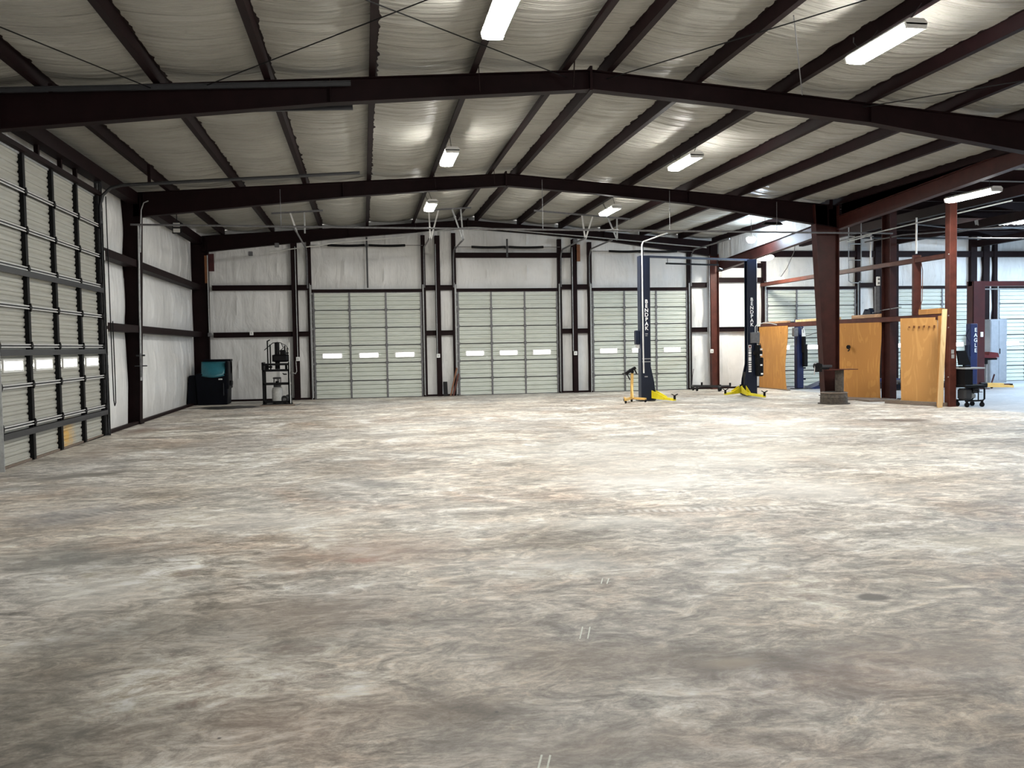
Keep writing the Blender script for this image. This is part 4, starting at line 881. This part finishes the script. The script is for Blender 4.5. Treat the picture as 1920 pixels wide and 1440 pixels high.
for (x, y, h) in ((-0.05,0.22,0.30),(0.78,-0.34,0.28),(0.45,-0.25,0.22)):
    m = MB(); m.cyl((x,y,0.17),(x,y,h),0.035,10); m.build('stub_post', M['black'], t)
m = MB(); m.tube([(-0.33,0.45,0.18),(-0.30,0.46,0.55),(-0.26,0.46,0.78)],0.012,6); m.build('pull_handle', M['galvdk'], t)

# ---------------------------------------------------------------- drum, vise, plate at the tapered column
t = thing('concrete_drum', 'squat dark round drum filled with concrete under the tapered column', 'drum', (12.62, 22.0, 0))
m = MB(); m.lathe([(0.42,0.0),(0.42,0.02),(0.36,0.025),(0.355,0.17),(0.365,0.18),(0.355,0.19),(0.34,0.31),(0.30,0.33)], n=40); m.build('drum', M['concrete'], t, smooth=True)
m = MB(); m.lathe([(0.345,0.29),(0.365,0.305),(0.345,0.32)], n=40, cap=False); m.build('rim', M['plank'], t, smooth=True)
t = thing('vise_stand', 'round pipe stand with steel plate top beside the tapered column', 'stand', (12.66, 21.82, 0.33))
m = MB(); m.cyl((0.02,0,0),(0.02,0,0.60),0.115,18); m.build('pipe_post', M['concrete'], t, smooth=True)
m = MB(); m.box(-0.42,0.45,-0.20,0.20,0.60,0.615); m.build('plate', M['rust'], t)
t = thing('bench_vise', 'dark bench vise mounted on steel plate left of the tapered column', 'vise', (12.14, 21.80, 0.945))
m = MB(); m.cyl((-0.12,-0.06,0.10),(-0.12,0.06,0.10),0.09,16); m.rbox(-0.20,0.02,-0.05,0.05,0.06,0.16,0.02); m.box(-0.17,-0.02,-0.07,0.07,-0.06,0.03); m.build('body', M['black'], t)
m = MB(); m.rbox(0.0,0.30,-0.035,0.035,0.05,0.12,0.01); m.build('jaw_bar', M['dkgrey'], t)
m = MB(); m.cyl((-0.22,-0.03,-0.14),(-0.20,-0.03,0.10),0.012,8); m.build('handle', M['chrome'], t)
m = MB(); m.cyl((-0.06,0,-0.33),(-0.06,0,-0.02),0.0, 6) if False else m.box(0.02,0.20,-0.06,0.06,-0.0,0.05); m.build('swivel_base', M['black'], t)

# ---------------------------------------------------------------- right side bay: upper frame, roof, far wall pieces
o = MB(); o.box(XR+0.2, XE, 1.0, YB+0.3, 5.80, 5.85); o = o.build('ceiling_side_bay', M['roofins']); o['kind'] = 'structure'
m = MB(); vs = [(XR+0.08,13.0,5.10),(XR+0.08,YB,4.45),(XR+0.08,YB,5.62),(XR+0.08,13.0,5.62)]
for ya, yb in ((8.0, 22.2), (22.4, YB)):
    za, zc = 4.74+(22.2-ya)*0.054+0.30, 4.74+(22.2-yb)*0.054+0.30
    m.hexa([(XR+0.10,ya,za),(XR+0.13,ya,za),(XR+0.13,yb,zc),(XR+0.10,yb,zc),(XR+0.10,ya,5.80),(XR+0.13,ya,5.80),(XR+0.13,yb,5.80),(XR+0.10,yb,5.80)]); o = m.build('wall_eave_panel', M['wallins']); o['kind'] = 'structure'
def zb(y): return 4.74+(22.2-y)*0.054
for (ya, yb_, lab) in ((8.0,22.2,'dark red side beam running from the tapered column toward the camera'),(22.4,30.4,'dark red side beam running from tapered column to the back wall')):
    t = thing('side_beam', lab, 'steel beam', (XR+0.02, 0, 0), 0, 'side beams')
    y0, y1 = ya, yb_; hgt = 0.36
    m = MB(); m.hexa([(-0.006,y0,zb(y0)),(0.006,y0,zb(y0)),(0.006,y1,zb(y1)),(-0.006,y1,zb(y1)),(-0.006,y0,zb(y0)+hgt),(0.006,y0,zb(y0)+hgt),(0.006,y1,zb(y1)+hgt),(-0.006,y1,zb(y1)+hgt)]); m.build('web', M['rustdk'], t)
    for q in (0.0, hgt-0.012):
        m = MB(); m.hexa([(-0.09,y0,zb(y0)+q),(0.09,y0,zb(y0)+q),(0.09,y1,zb(y1)+q),(-0.09,y1,zb(y1)+q),(-0.09,y0,zb(y0)+q+0.012),(0.09,y0,zb(y0)+q+0.012),(0.09,y1,zb(y1)+q+0.012),(-0.09,y1,zb(y1)+q+0.012)])
        m.build('bottom_flange' if q == 0 else 'top_flange', M['rustdk'], t)
ys = [29.6,28.1,26.6,25.1,23.6,22.1,20.6,19.1,17.6,16.1,14.6]
lab_o = ['nearest the back wall','second from the back wall','third from the back wall','fourth from the back wall','fifth from the back wall','sixth from the back wall','seventh from the back wall','eighth from the back wall','ninth from the back wall','tenth from the back wall','eleventh from the back wall']
for y, lo in zip(ys, lab_o):
    t = thing('purlin', 'dark roof purlin over the side bay, '+lo, 'purlin', (XR+0.2, y, 5.52), 0, 'side bay purlins')
    m = MB(); m.box(0,16.9,-0.005,0.005,0,0.27); m.build('web', M['steel'], t)
    m = MB(); m.box(0,16.9,-0.07,0.0,0,0.006); m.build('bottom_flange', M['steel'], t)
for (x, lab) in ((16.2,'dark rafter over side bay nearest the partition'),(19.6,'dark rafter over the middle of the side bay'),(23.6,'dark rafter over the far part of the side bay')):
    m = MB(); m.box(x-0.08,x+0.08,12,YB-0.3,5.24,5.50); tag(m.build('side_rafter', M['steel']), lab, 'steel beam', 'side bay rafters')
# partition framework along x = 14.7
PX = 14.70
def pbeam(z, y0, y1, h, label, w=0.11, mk='rust'):
    t = thing('partition_rail', label, 'steel rail', (PX, 0, z), 0, 'partition rails')
    m = MB(); m.box(-w/2,-w/2+0.008,y0,y1,-h/2,h/2); m.build('web', M[mk], t)
    m = MB(); m.box(-w/2,w/2,y0,y1,h/2-0.008,h/2); m.build('top_flange', M[mk], t)
    m = MB(); m.box(-w/2,w/2,y0,y1,-h/2,-h/2+0.008); m.build('bottom_flange', M[mk], t)
pbeam(3.83, 20.0, 30.7, 0.13, 'upper brown partition rail sloping across the picture at right', mk='rust')
pbeam(2.29, 20.1, 30.7, 0.15, 'lower brown partition rail above the plywood sheets')
t = thing('steel_column', 'wide dark red column between the two right plywood sheets', 'steel column', (14.78, 22.80, 0))
for s in (-1,1):
    m = MB(); m.box(-0.10,0.10,s*0.20-0.007,s*0.20+0.007,0,5.4); m.build('flange', M['rustdk'], t)
m = MB(); m.box(-0.006,0.006,-0.19,0.19,0,5.4); m.build('web', M['rustdk'], t)
m = MB(); m.box(-0.14,0.14,-0.24,0.24,0,0.02); m.build('base_plate', M['steel'], t)
t = thing('square_post', 'brown square steel post under the right strip light, worn white patch on it', 'steel post', (14.66, 19.98, 0))
m = MB(); m.rbox(-0.10,0.10,-0.10,0.10,0,5.15,0.012); m.build('tube', M['rust'], t)
m = MB(); m.box(-0.055,0.02,-0.104,-0.100,1.34,1.44); m.box(-0.05,0.03,-0.104,-0.1,1.22,1.32); m.build('sticker', M['galv'], t)
m = MB(); m.box(-0.13,0.13,-0.13,0.13,0,0.015); m.build('base_plate', M['rust'], t)
for z in (0.75,2.0,2.3,3.84):
    m = MB(); m.cyl((-0.115,-0.06,z),(-0.10,-0.06,z),0.015,8); m.build('bolt', M['galv'], t)
t = thing('short_post', 'short brown post between the two partition rails, above rightmost plywood', 'steel post', (14.75, 21.5, 2.36))
m = MB(); m.rbox(-0.11,0.11,-0.05,0.05,0,1.62,0.008); m.build('tube', M['rust'], t)
m = MB(); m.tube([(0.05,-0.07,1.6),(0.13,-0.07,1.2),(0.12,-0.07,0.4),(0.0,-0.07,0.05)],0.010,6); m.build('cable', M['brown'], t)
pipe('conduit', [(14.74,21.5,4.02),(14.74,21.5,4.98)], 0.025, 'pipe', 'short white conduit standing above the short brown post', 'conduit', 'white conduits over the partition')
pipe('conduit', [(14.70,23.6,3.92),(14.72,23.6,4.72)], 0.024, 'pipe', 'short white conduit above the upper rail left of wide column', 'conduit', 'white conduits over the partition')
pipe('conduit', [(14.8,25.0,4.75),(14.8,23.7,4.80)], 0.018, 'galv', 'thin grey conduit running level above the upper partition rail', 'conduit')
pipe('conduit', [(13.0,22.5,4.45),(15.5,18.9,5.02)], 0.018, 'galv', 'thin pale pipe rising from the tapered column toward the strip light', 'conduit')
pipe('conduit', [(14.4,23.4,4.55),(14.85,22.3,4.62),(16.5,20.5,4.60),(22.0,24.0,5.0)], 0.02, 'galvdk', 'grey pipe running on past the square post into the side bay', 'conduit')
pipe('cable', [(16.5,24.0,5.15),(18.0,24.0,5.02),(19.5,24.0,5.05),(21.5,24.0,5.30)], 0.018, 'galvdk', 'sagging cable below the side bay roof at far right', 'cable')
pipe('side_pipe', [(15.2,25.6,4.95),(18.0,25.6,4.95),(24.0,25.6,4.95)], 0.03, 'dkgrey', 'grey pipe crossing the side bay below its roof', 'pipe')
# pipe rack hanging in side bay
t = thing('pipe_trapeze', 'small hanging pipe frame seen left of wide dark column', 'pipe frame', (14.9, 25.1, 0))
m = MB()
for x in (0.0,0.42): m.cyl((x,0,3.55),(x,0,5.52),0.018,6)
m.cyl((0,0,4.7),(0.42,0,4.7),0.018,6); m.cyl((0,0,4.2),(0.42,0,4.2),0.014,6); m.tube([(0,0,3.56),(0.1,0,3.5),(0.32,0,3.5),(0.42,0,3.56)],0.018,6); m.build('pipe', M['galv'], t)
t = thing('switch_box', 'small white twin switch box left of the wide dark column', 'electrical box', (14.62, 23.08, 3.40))
m = MB(); m.rbox(-0.05,0.05,-0.03,0.03,-0.13,0.13,0.01); m.build('box', M['white'], t)
for z in (0.055,-0.055):
    m = MB(); m.box(-0.03,0.03,-0.04,-0.03,z-0.015,z+0.015); m.build('switch', M['black'], t)
m = MB(); m.box(14.55,14.68,23.10,23.16,2.5,3.25); tag(m.build('cover_plate', M['galvdk']), 'tall narrow grey plate on the wide dark column', 'plate')
# things on the lower rail
def block(y0, y1, h, label, w=0.13, z=2.365, mk='cardboard', name='timber_block'):
    m = MB(); m.rbox(PX-w/2, PX+w/2, y0, y1, z, z+h, 0.006); return tag(m.build(name, M[mk]), label, 'timber', 'timbers on the lower partition rail')
block(23.0, 24.5, 0.10, 'brown timber lying on the lower rail above middle plywood')
block(28.6, 30.5, 0.07, 'thin brown timber lying on lower rail above left plywood')
block(20.35, 21.25, 0.14, 'orange timber lying on lower rail above rightmost plywood', mk='ply2')
block(25.3, 28.0, 0.08, 'pale long timber on lower rail left of the tapered column', mk='pine')
t = thing('trolley_motor', 'small dark blue hoist part sitting on the lower rail', 'hoist part', (PX, 23.7, 2.47))
m = MB(); m.prism([(-0.22,0),(0.22,0),(0.10,0.16),(-0.02,0.10),(-0.14,0.18)], 'x', -0.06, 0.06); m.build('housing', M['navy'], t)
m = MB(); m.tube([(0,-0.2,0.04),(0,-0.8,0.10),(0,-1.6,0.14)],0.012,6); m.build('rod', M['galv'], t)
t = thing('work_lamp_box', 'small pale box on the upper rail above the left plywood', 'electrical box', (PX, 29.4, 3.90))
m = MB(); m.rbox(-0.06,0.06,-0.35,0.25,0,0.09,0.01); m.build('box', M['white'], t)
m = MB(); m.tube([(0,-0.2,0.09),(0.05,-0.6,0.4),(0.1,-1.0,0.9),(0.1,-1.1,1.2)],0.010,6); m.build('cord', M['cord'], t)
pipe('cable', [(14.6,27.6,2.22),(14.55,27.3,2.10),(14.5,27.2,2.0)], 0.012, 'cord', 'short black cable drooping from the lower rail to small blue post', 'cable', 'drooping cables')
pipe('cable', [(14.6,25.8,2.22),(14.6,26.4,2.0),(14.6,27.2,1.88)], 0.010, 'cord', 'black cable drooping between the small blue post and tapered column', 'cable', 'drooping cables')
# plywood sheets
def curved_sheet(name, p0, p1, z0, z1, mk, label, bow=0.0, lean=0.0, th=0.018, knob=None):
    p0 = Vector((*p0, 0)); p1 = Vector((*p1, 0)); d = (p1-p0); n = Vector((-d.y, d.x, 0)).normalized()
    t = thing(name, label, 'plywood sheet', tuple((p0+p1)/2)); c = (p0+p1)/2
    vs = []; fs = []; K = 14
    for s in (0, 1):
        for k in range(K+1):
            a = k/K; z = z0+(z1-z0)*a; off = n*(s*th) + n*lean*a
            e = bow*math.sin(math.pi*a*1.6)
            vs += [p0+off-c+Vector((0,0,z)), p1+off-c+d.normalized()*e+Vector((0,0,z))]
    for k in range(K):
        fs.append((2*k,2*k+1,2*k+3,2*k+2)); b = 2*(K+1); fs.append((b+2*k+2,b+2*k+3,b+2*k+1,b+2*k))
        fs += [(2*k+2,b+2*k+2,b+2*k,2*k),(2*k+1,b+2*k+1,b+2*k+3,2*k+3)]
    b = 2*(K+1); fs += [(0,b,b+1,1),(2*K+1,b+2*K+1,b+2*K,2*K)]
    m = MB(); m.add(vs, fs); m.build('sheet', M[mk], t); return t
curved_sheet('plywood_sheet', (14.52, 30.55), (14.58, 28.55), 0.03, 2.26, 'ply2', 'leftmost plywood sheet, standing by shaded door under the lower rail', bow=-0.10)
t = curved_sheet('plywood_sheet', (13.98, 24.10), (14.66, 23.02), 0.04, 2.22, 'ply2', 'middle plywood sheet with a black hook, left of wide dark column', bow=-0.03)
m = MB(); m.cyl((-0.22,0.18,1.52),(-0.26,0.16,1.52),0.06,12); m.tube([(-0.25,0.16,1.52),(-0.24,0.12,1.44),(-0.28,0.13,1.40)],0.02,6); m.build('hook', M['black'], t)
m = MB(); m.bar((-0.37,0.60,0.0),(-0.35,0.57,2.2),0.06,0.05,up=(0,1,0)); m.build('edge_stud', M['brown'], t)
t = curved_sheet('plywood_sheet', (14.20, 21.35), (14.72, 20.55), 0.05, 2.28, 'ply', 'rightmost knotty plywood sheet behind the pale leaning board', lean=-0.06)
m = MB()
for q in range(7): m.box(-0.20+q*0.07-0.015,-0.20+q*0.07+0.015,0.16-q*0.108-0.03,0.16-q*0.108+0.0,2.02-0.01*(q%3),2.06+0.015*(q%2))
m.build('staples', M['brown'], t)
t = thing('leaning_board', 'long pale pine board leaning against the brown square post', 'board', (14.18, 19.72, 0))
m = MB(); m.hexa([(-0.06,-0.02,0.0),(0.06,-0.02,0.0),(0.06,0.02,0.0),(-0.06,0.02,0.0),(0.11,0.05,2.46),(0.23,0.05,2.46),(0.23,0.09,2.46),(0.11,0.09,2.46)]); m.build('board', M['pine'], t)
m = MB(); m.bar((14.42,20.05,0.0),(14.52,20.15,2.3),0.12,0.10,up=(0,1,0)); tag(m.build('wall_stud', M['ply2']), 'shadowed upright stud between leaning board and square post', 'board')
m = MB(); m.box(13.80,14.75,22.2,22.9,0,0.05); m.box(13.5,14.6,23.0,24.2,0,0.03)
tag(m.build('floor_timber', M['plank']), 'flat weathered timbers at the foot of the wide dark column', 'timber')
m = MB(); m.bar((13.93,21.6,0.05),(14.55,19.95,0.05),0.14,0.09); tag(m.build('floor_timber', M['plank']), 'weathered beam on the floor in front of the rightmost plywood', 'timber')
m = MB(); m.box(14.52,14.60,28.3,30.6,0,0.03); tag(m.build('floor_timber', M['plank']), 'strip of timber under the leftmost plywood sheet', 'timber')

# ---------------------------------------------------------------- blue four-post alignment lift
def blue_post(x, y, h, label, unit):
    t = thing('lift_post', label, 'car lift post', (x, y, 0), 0, 'blue alignment lift')
    m = MB(); m.rbox(-0.13,0.13,-0.11,0.11,0.02,h,0.02); m.build('tube', M['blue'], t)
    m = MB(); m.box(-0.24,0.24,-0.2,0.2,0,0.02); m.build('base_plate', M['dkgrey'], t)
    if unit:
        m = MB(); m.rbox(-0.30,-0.12,-0.2,-0.05,h-0.62,h-0.30,0.02); m.build('control_box', M['galvdk'], t)
        m = MB(); m.cyl((0.08,-0.2,h-1.2),(0.08,-0.2,h-0.55),0.075,14); m.rbox(0.05,0.20,-0.28,-0.11,h-1.7,h-0.9,0.02); m.build('power_unit', M['black'], t)
        m = MB(); m.hexa([(-0.03,-0.29,h-0.62),(0.12,-0.29,h-0.62),(0.12,-0.27,h-0.62),(-0.03,-0.27,h-0.62),(-0.03,-0.29,h-0.38),(0.04,-0.29,h-0.32),(0.04,-0.27,h-0.32),(-0.03,-0.27,h-0.38)]); m.build('warning_decal', M['white'], t)
        m = MB(); m.box(-0.03,0.05,-0.118,-0.112,h-0.22,h-0.1); m.build('logo_plate', M['ink'], t)
        m = MB()
        for z in (0.35,0.75,1.15,1.5): m.box(0.12,0.20,-0.12,-0.04,z-0.03,z+0.03)
        m.build('latch_block', M['navy'], t)
    return t
blue_post(15.45, 29.3, 2.50, 'small blue lift post with power unit in front of the shaded door', True)
t = blue_post(19.05, 24.95, 2.18, 'blue lift post with white vertical lettering beside the red lift', False)
letters(t, 'E\nA\nG\nL\nE', 0.17, 0.05, -0.118, 1.92, 0.95)
m = MB(); m.tube([(-0.14,-0.05,2.0),(-0.26,-0.08,1.8),(-0.16,-0.1,1.6)],0.012,6); m.cyl((-0.2,-0.05,1.05),(-0.2,-0.05,1.5),0.07,12); m.rbox(-0.30,-0.12,-0.14,0.04,0.7,1.15,0.02); m.build('power_unit', M['navy'], t)
t = thing('lift_runway', 'low blue runway with sloped ramp on the floor behind the tapered column', 'lift runway', (17.2, 29.2, 0), 0, 'blue alignment lift')
m = MB(); m.prism([(-1.5,0.03),(-0.75,0.30),(2.0,0.30),(2.0,0.06),(-1.35,0.0)], 'y', -0.3, 0.3); m.build('ramp', M['blue'], t)
m = MB(); m.box(-1.2,2.0,-0.34,-0.30,0.10,0.22); m.build('side_rail', M['navy'], t)
t = thing('lift_runway', 'black and blue runway end seen right of the wide dark column', 'lift runway', (18.4, 27.3, 0), 0, 'blue alignment lift')
m = MB(); m.box(-1.0,1.3,-0.3,0.3,0.04,0.26); m.build('deck', M['navy'], t)
m = MB(); m.box(-1.0,1.3,-0.32,-0.3,0.20,0.25); m.box(-0.6,-0.4,-0.31,-0.1,0.26,0.34); m.build('edge_rail', M['galvdk'], t)
# small machine behind the wide column
t = thing('drum_pump', 'dark blue drum pump standing behind the wide dark column', 'pump', (15.35, 22.9, 0))
m = MB(); m.lathe([(0.10,0.55),(0.13,0.58),(0.13,0.85),(0.10,0.90),(0.05,0.92)], n=18); m.build('motor', M['navy'], t, smooth=True)
m = MB(); m.cyl((0,0,0.02),(0,0,0.56),0.04,10); m.box(-0.14,0.14,-0.12,0.12,0.42,0.47); m.box(-0.15,0.15,-0.15,0.15,0,0.02); m.build('stand', M['black'], t)
m = MB(); m.cyl((0.0,0,1.25),(0.0,0,1.6),0.0,6) if False else m.tube([(0.1,-0.05,1.5),(0.1,-0.05,1.3),(0.16,-0.05,1.22),(0.08,-0.05,1.15)],0.012,6); m.tube([(0.0,0,0.9),(0.05,0,1.15)],0.015,6); m.build('hose', M['black'], t)
pipe('hoist_chain', [(15.45,23.6,5.53),(15.45,23.6,3.0),(15.45,23.6,1.5)], 0.014, 'black', 'dark chain hanging just right of the wide dark column', 'chain')

# ---------------------------------------------------------------- red two-post lift in the side bay
t = thing('two_post_lift', 'dark red two-post lift with overhead beam at the far right', 'car lift', (20.4, 26.5, 0))
for nm, x0 in (('post', 0.0), ('post', 3.25)):
    m = MB(); m.box(x0-0.24,x0-0.225,-0.16,0.16,0,3.62); m.box(x0-0.24,x0+0.2,-0.16,-0.145,0,3.62); m.box(x0-0.24,x0+0.2,0.145,0.16,0,3.62); m.build(nm, M['maroon'], t)
    m = MB(); m.box(x0-0.3,x0+0.3,-0.3,0.3,0,0.02); m.build('base_plate', M['maroon'], t)
m = MB(); m.box(-0.24,3.45,-0.1,0.1,3.46,3.62); m.build('overhead_beam', M['maroon'], t)
m = MB(); m.box(0.2,3.0,-0.04,0.0,3.34,3.38); m.build('shutoff_bar', M['galv'], t)
m = MB(); m.rbox(0.02,0.12,-0.20,-0.16,1.75,1.92,0.01); m.build('switch_box', M['ink'], t)
m = MB(); m.bar((0.15,-0.1,0.14),(0.75,-0.35,0.12),0.20,0.14); m.bar((0.7,-0.33,0.10),(1.05,-0.45,0.08),0.11,0.08); m.build('lift_arm', M['amber'], t)
m = MB(); m.cyl((1.0,-0.42,0.10),(1.0,-0.42,0.17),0.05,10); m.rbox(0.0,0.3,-0.25,-0.02,0.05,0.22,0.03); m.build('lift_pad', M['black'], t)
m = MB(); m.bar((2.95,0.1,0.12),(2.35,-0.05,0.12),0.20,0.14); m.build('lift_arm', M['amber'], t)
# transmission jack
t = thing('transmission_jack', 'red transmission jack with a tray top in front of the far right door', 'jack', (21.0, 26.9, 0))
m = MB(); m.cyl((-0.05,0,0.1),(-0.05,0,0.92),0.055,12); m.build('ram', M['red'], t, smooth=True)
m = MB(); m.cyl((0.10,0,0.1),(0.10,0,0.92),0.03,10); m.build('guide_rod', M['galv'], t)
m = MB(); m.hexa([(-0.42,-0.2,1.05),(0.42,-0.2,1.02),(0.42,0.2,1.02),(-0.42,0.2,1.05),(-0.36,-0.22,1.22),(-0.05,-0.22,1.14),(-0.05,0.22,1.14),(-0.36,0.22,1.22)]); m.hexa([(0.0,-0.2,1.05),(0.44,-0.2,1.05),(0.44,0.2,1.05),(0.0,0.2,1.05),(0.06,-0.22,1.24),(0.38,-0.22,1.20),(0.38,0.22,1.20),(0.06,0.22,1.24)]); m.build('tray', M['red'], t)
m = MB(); m.box(-0.36,0.40,-0.15,0.15,0.96,1.03); m.cyl((0,0,0.82),(0,0,1.0),0.13,12); m.build('saddle', M['black'], t)
m = MB(); m.bar((-0.5,0,0.10),(0.95,-0.1,0.10),0.10,0.07); m.bar((0.3,0.0,0.12),(0.5,0.1,0.45),0.04,0.04); m.bar((0,-0.4,0.10),(0,0.4,0.10),0.09,0.06); m.build('base', M['maroon'], t)
for (x, y) in ((-0.5,0),(0.95,-0.1),(0,-0.4),(0,0.4)):
    m = MB(); m.cyl((x-0.02,y,0.045),(x+0.02,y,0.045),0.045,10); m.build('caster', M['black'], t)
t = thing('tall_cabinet', 'tall plain grey cabinet between the red lift and far right door', 'cabinet', (23.9, 30.1, 0))
m = MB(); m.rbox(-0.36,0.36,-0.3,0.3,0.0,2.42,0.015); m.build('body', M['greycab'], t)
m = MB(); m.box(-0.33,-0.01,-0.312,-0.30,0.08,2.36); m.build('door_leaf', M['greycab'], t)
m = MB(); m.box(0.01,0.33,-0.312,-0.30,0.08,2.36); m.build('door_leaf', M['greycab'], t)
m = MB(); m.rbox(0.03,0.05,-0.34,-0.31,1.1,1.3,0.004); m.build('handle', M['black'], t)
m = MB(); m.box(23.62,23.95,YB-0.22,YB-0.20,2.45,3.6); tag(m.build('wall_board', M['white']), 'narrow white board above the tall grey cabinet', 'board')

# ---------------------------------------------------------------- black tool cart right of the square post
t = thing('tool_cart', 'black wheeled cart with a tube frame, right of the square post', 'cart', (15.02, 19.75, 0))
m = MB(); m.rbox(-0.28,0.28,-0.22,0.22,0.95,0.99,0.01); m.build('top_shelf', M['galv'], t)
m = MB(); m.rbox(-0.28,0.27,-0.22,0.22,0.50,0.56,0.02); m.build('middle_shelf', M['black'], t)
m = MB(); m.rbox(-0.28,0.12,-0.2,0.2,0.56,0.95,0.02) if False else m.box(-0.26,-0.04,-0.18,0.18,0.56,0.95); m.build('side_cabinet', M['black'], t)
for s in (-1, 1):
    m = MB(); y = s*0.2; m.tube([(-0.26,y,0.16),(0.22,y,0.16),(0.27,y,0.20),(0.27,y,0.46),(0.22,y,0.50),(-0.26,y,0.50)],0.022,8); m.tube([(-0.05,y,0.42),(0.08,y,0.42),(0.10,y,0.36),(0.10,y,0.18)],0.016,6); m.build('tube_frame', M['black'], t, smooth=True)
m = MB(); m.rbox(-0.24,-0.02,-0.16,0.16,0.18,0.46,0.04); m.rbox(0.03,0.22,-0.12,0.12,0.34,0.48,0.03); m.build('engine_block', M['dkgrey'], t)
m = MB(); m.rbox(-0.01,0.10,-0.13,0.02,0.22,0.33,0.02); m.build('pale_cover', M['galv'], t)
for (x, y) in ((-0.2,-0.18),(0.22,-0.18),(-0.2,0.18),(0.22,0.18)):
    m = MB(); m.cyl((x,y-0.02,0.06),(x,y+0.02,0.06),0.06,14); m.box(x-0.015,x+0.015,y-0.03,y+0.03,0.08,0.16); m.build('caster', M['black'], t)
t = thing('monitor', 'black screen tilted back on top of the wheeled cart', 'monitor', (14.90, 19.78, 0.99))
m = MB(); m.hexa([(-0.16,-0.03,0.06),(0.16,-0.03,0.06),(0.16,0.02,0.06),(-0.16,0.02,0.06),(-0.16,0.05,0.42),(0.08,0.05,0.42),(0.08,0.10,0.42),(-0.16,0.10,0.42)]); m.build('screen', M['black'], t)
m = MB(); m.box(-0.10,0.12,-0.08,0.08,0,0.03); m.cyl((0,0.02,0.02),(0,0.04,0.12),0.02,8); m.build('stand', M['black'], t)

# torn insulation in the far right roof
t = thing('torn_insulation', 'ragged torn strip of pale insulation hanging at far right roof', 'insulation', (20.5, 25.3, 5.42))
vs = []; fs = []; K = 46
for k in range(K+1):
    a = k/K; x = -1.1+2.4*a; hi = 0.22*a**0.6+0.05
    lo = -0.02-0.05*random.random()-0.05*(1-a)
    vs += [(x,0.0,hi),(x+0.01,-0.03,lo),(x,0.02,hi),(x+0.01,-0.01,lo)]
for k in range(K):
    b = 4*k; fs += [(b,b+1,b+5,b+4),(b+6,b+7,b+3,b+2)]
m = MB(); m.add(vs, fs); m.build('facing', M['white'], t)
# floor marks painted in pairs
for (x0, y0, x1, y1, lab) in ((1.66,6.08,1.71,6.22,'left stroke of the farthest pair of white floor marks'),(1.70,6.07,1.755,6.21,'right stroke of the farthest pair of white floor marks'),
                              (1.22,4.96,1.29,5.17,'left stroke of middle pair of white floor marks'),(1.265,4.95,1.335,5.16,'right stroke of middle pair of white floor marks'),
                              (0.665,3.45,0.705,3.57,'left stroke of the nearest pair of white floor marks'),(0.70,3.44,0.74,3.56,'right stroke of nearest pair of white floor marks')):
    m = MB(); m.bar((x0,y0,0.001),(x1,y1,0.001),0.008,0.002); tag(m.build('chalk_mark', M['paint_mark']), lab, 'floor mark', 'paired floor marks')
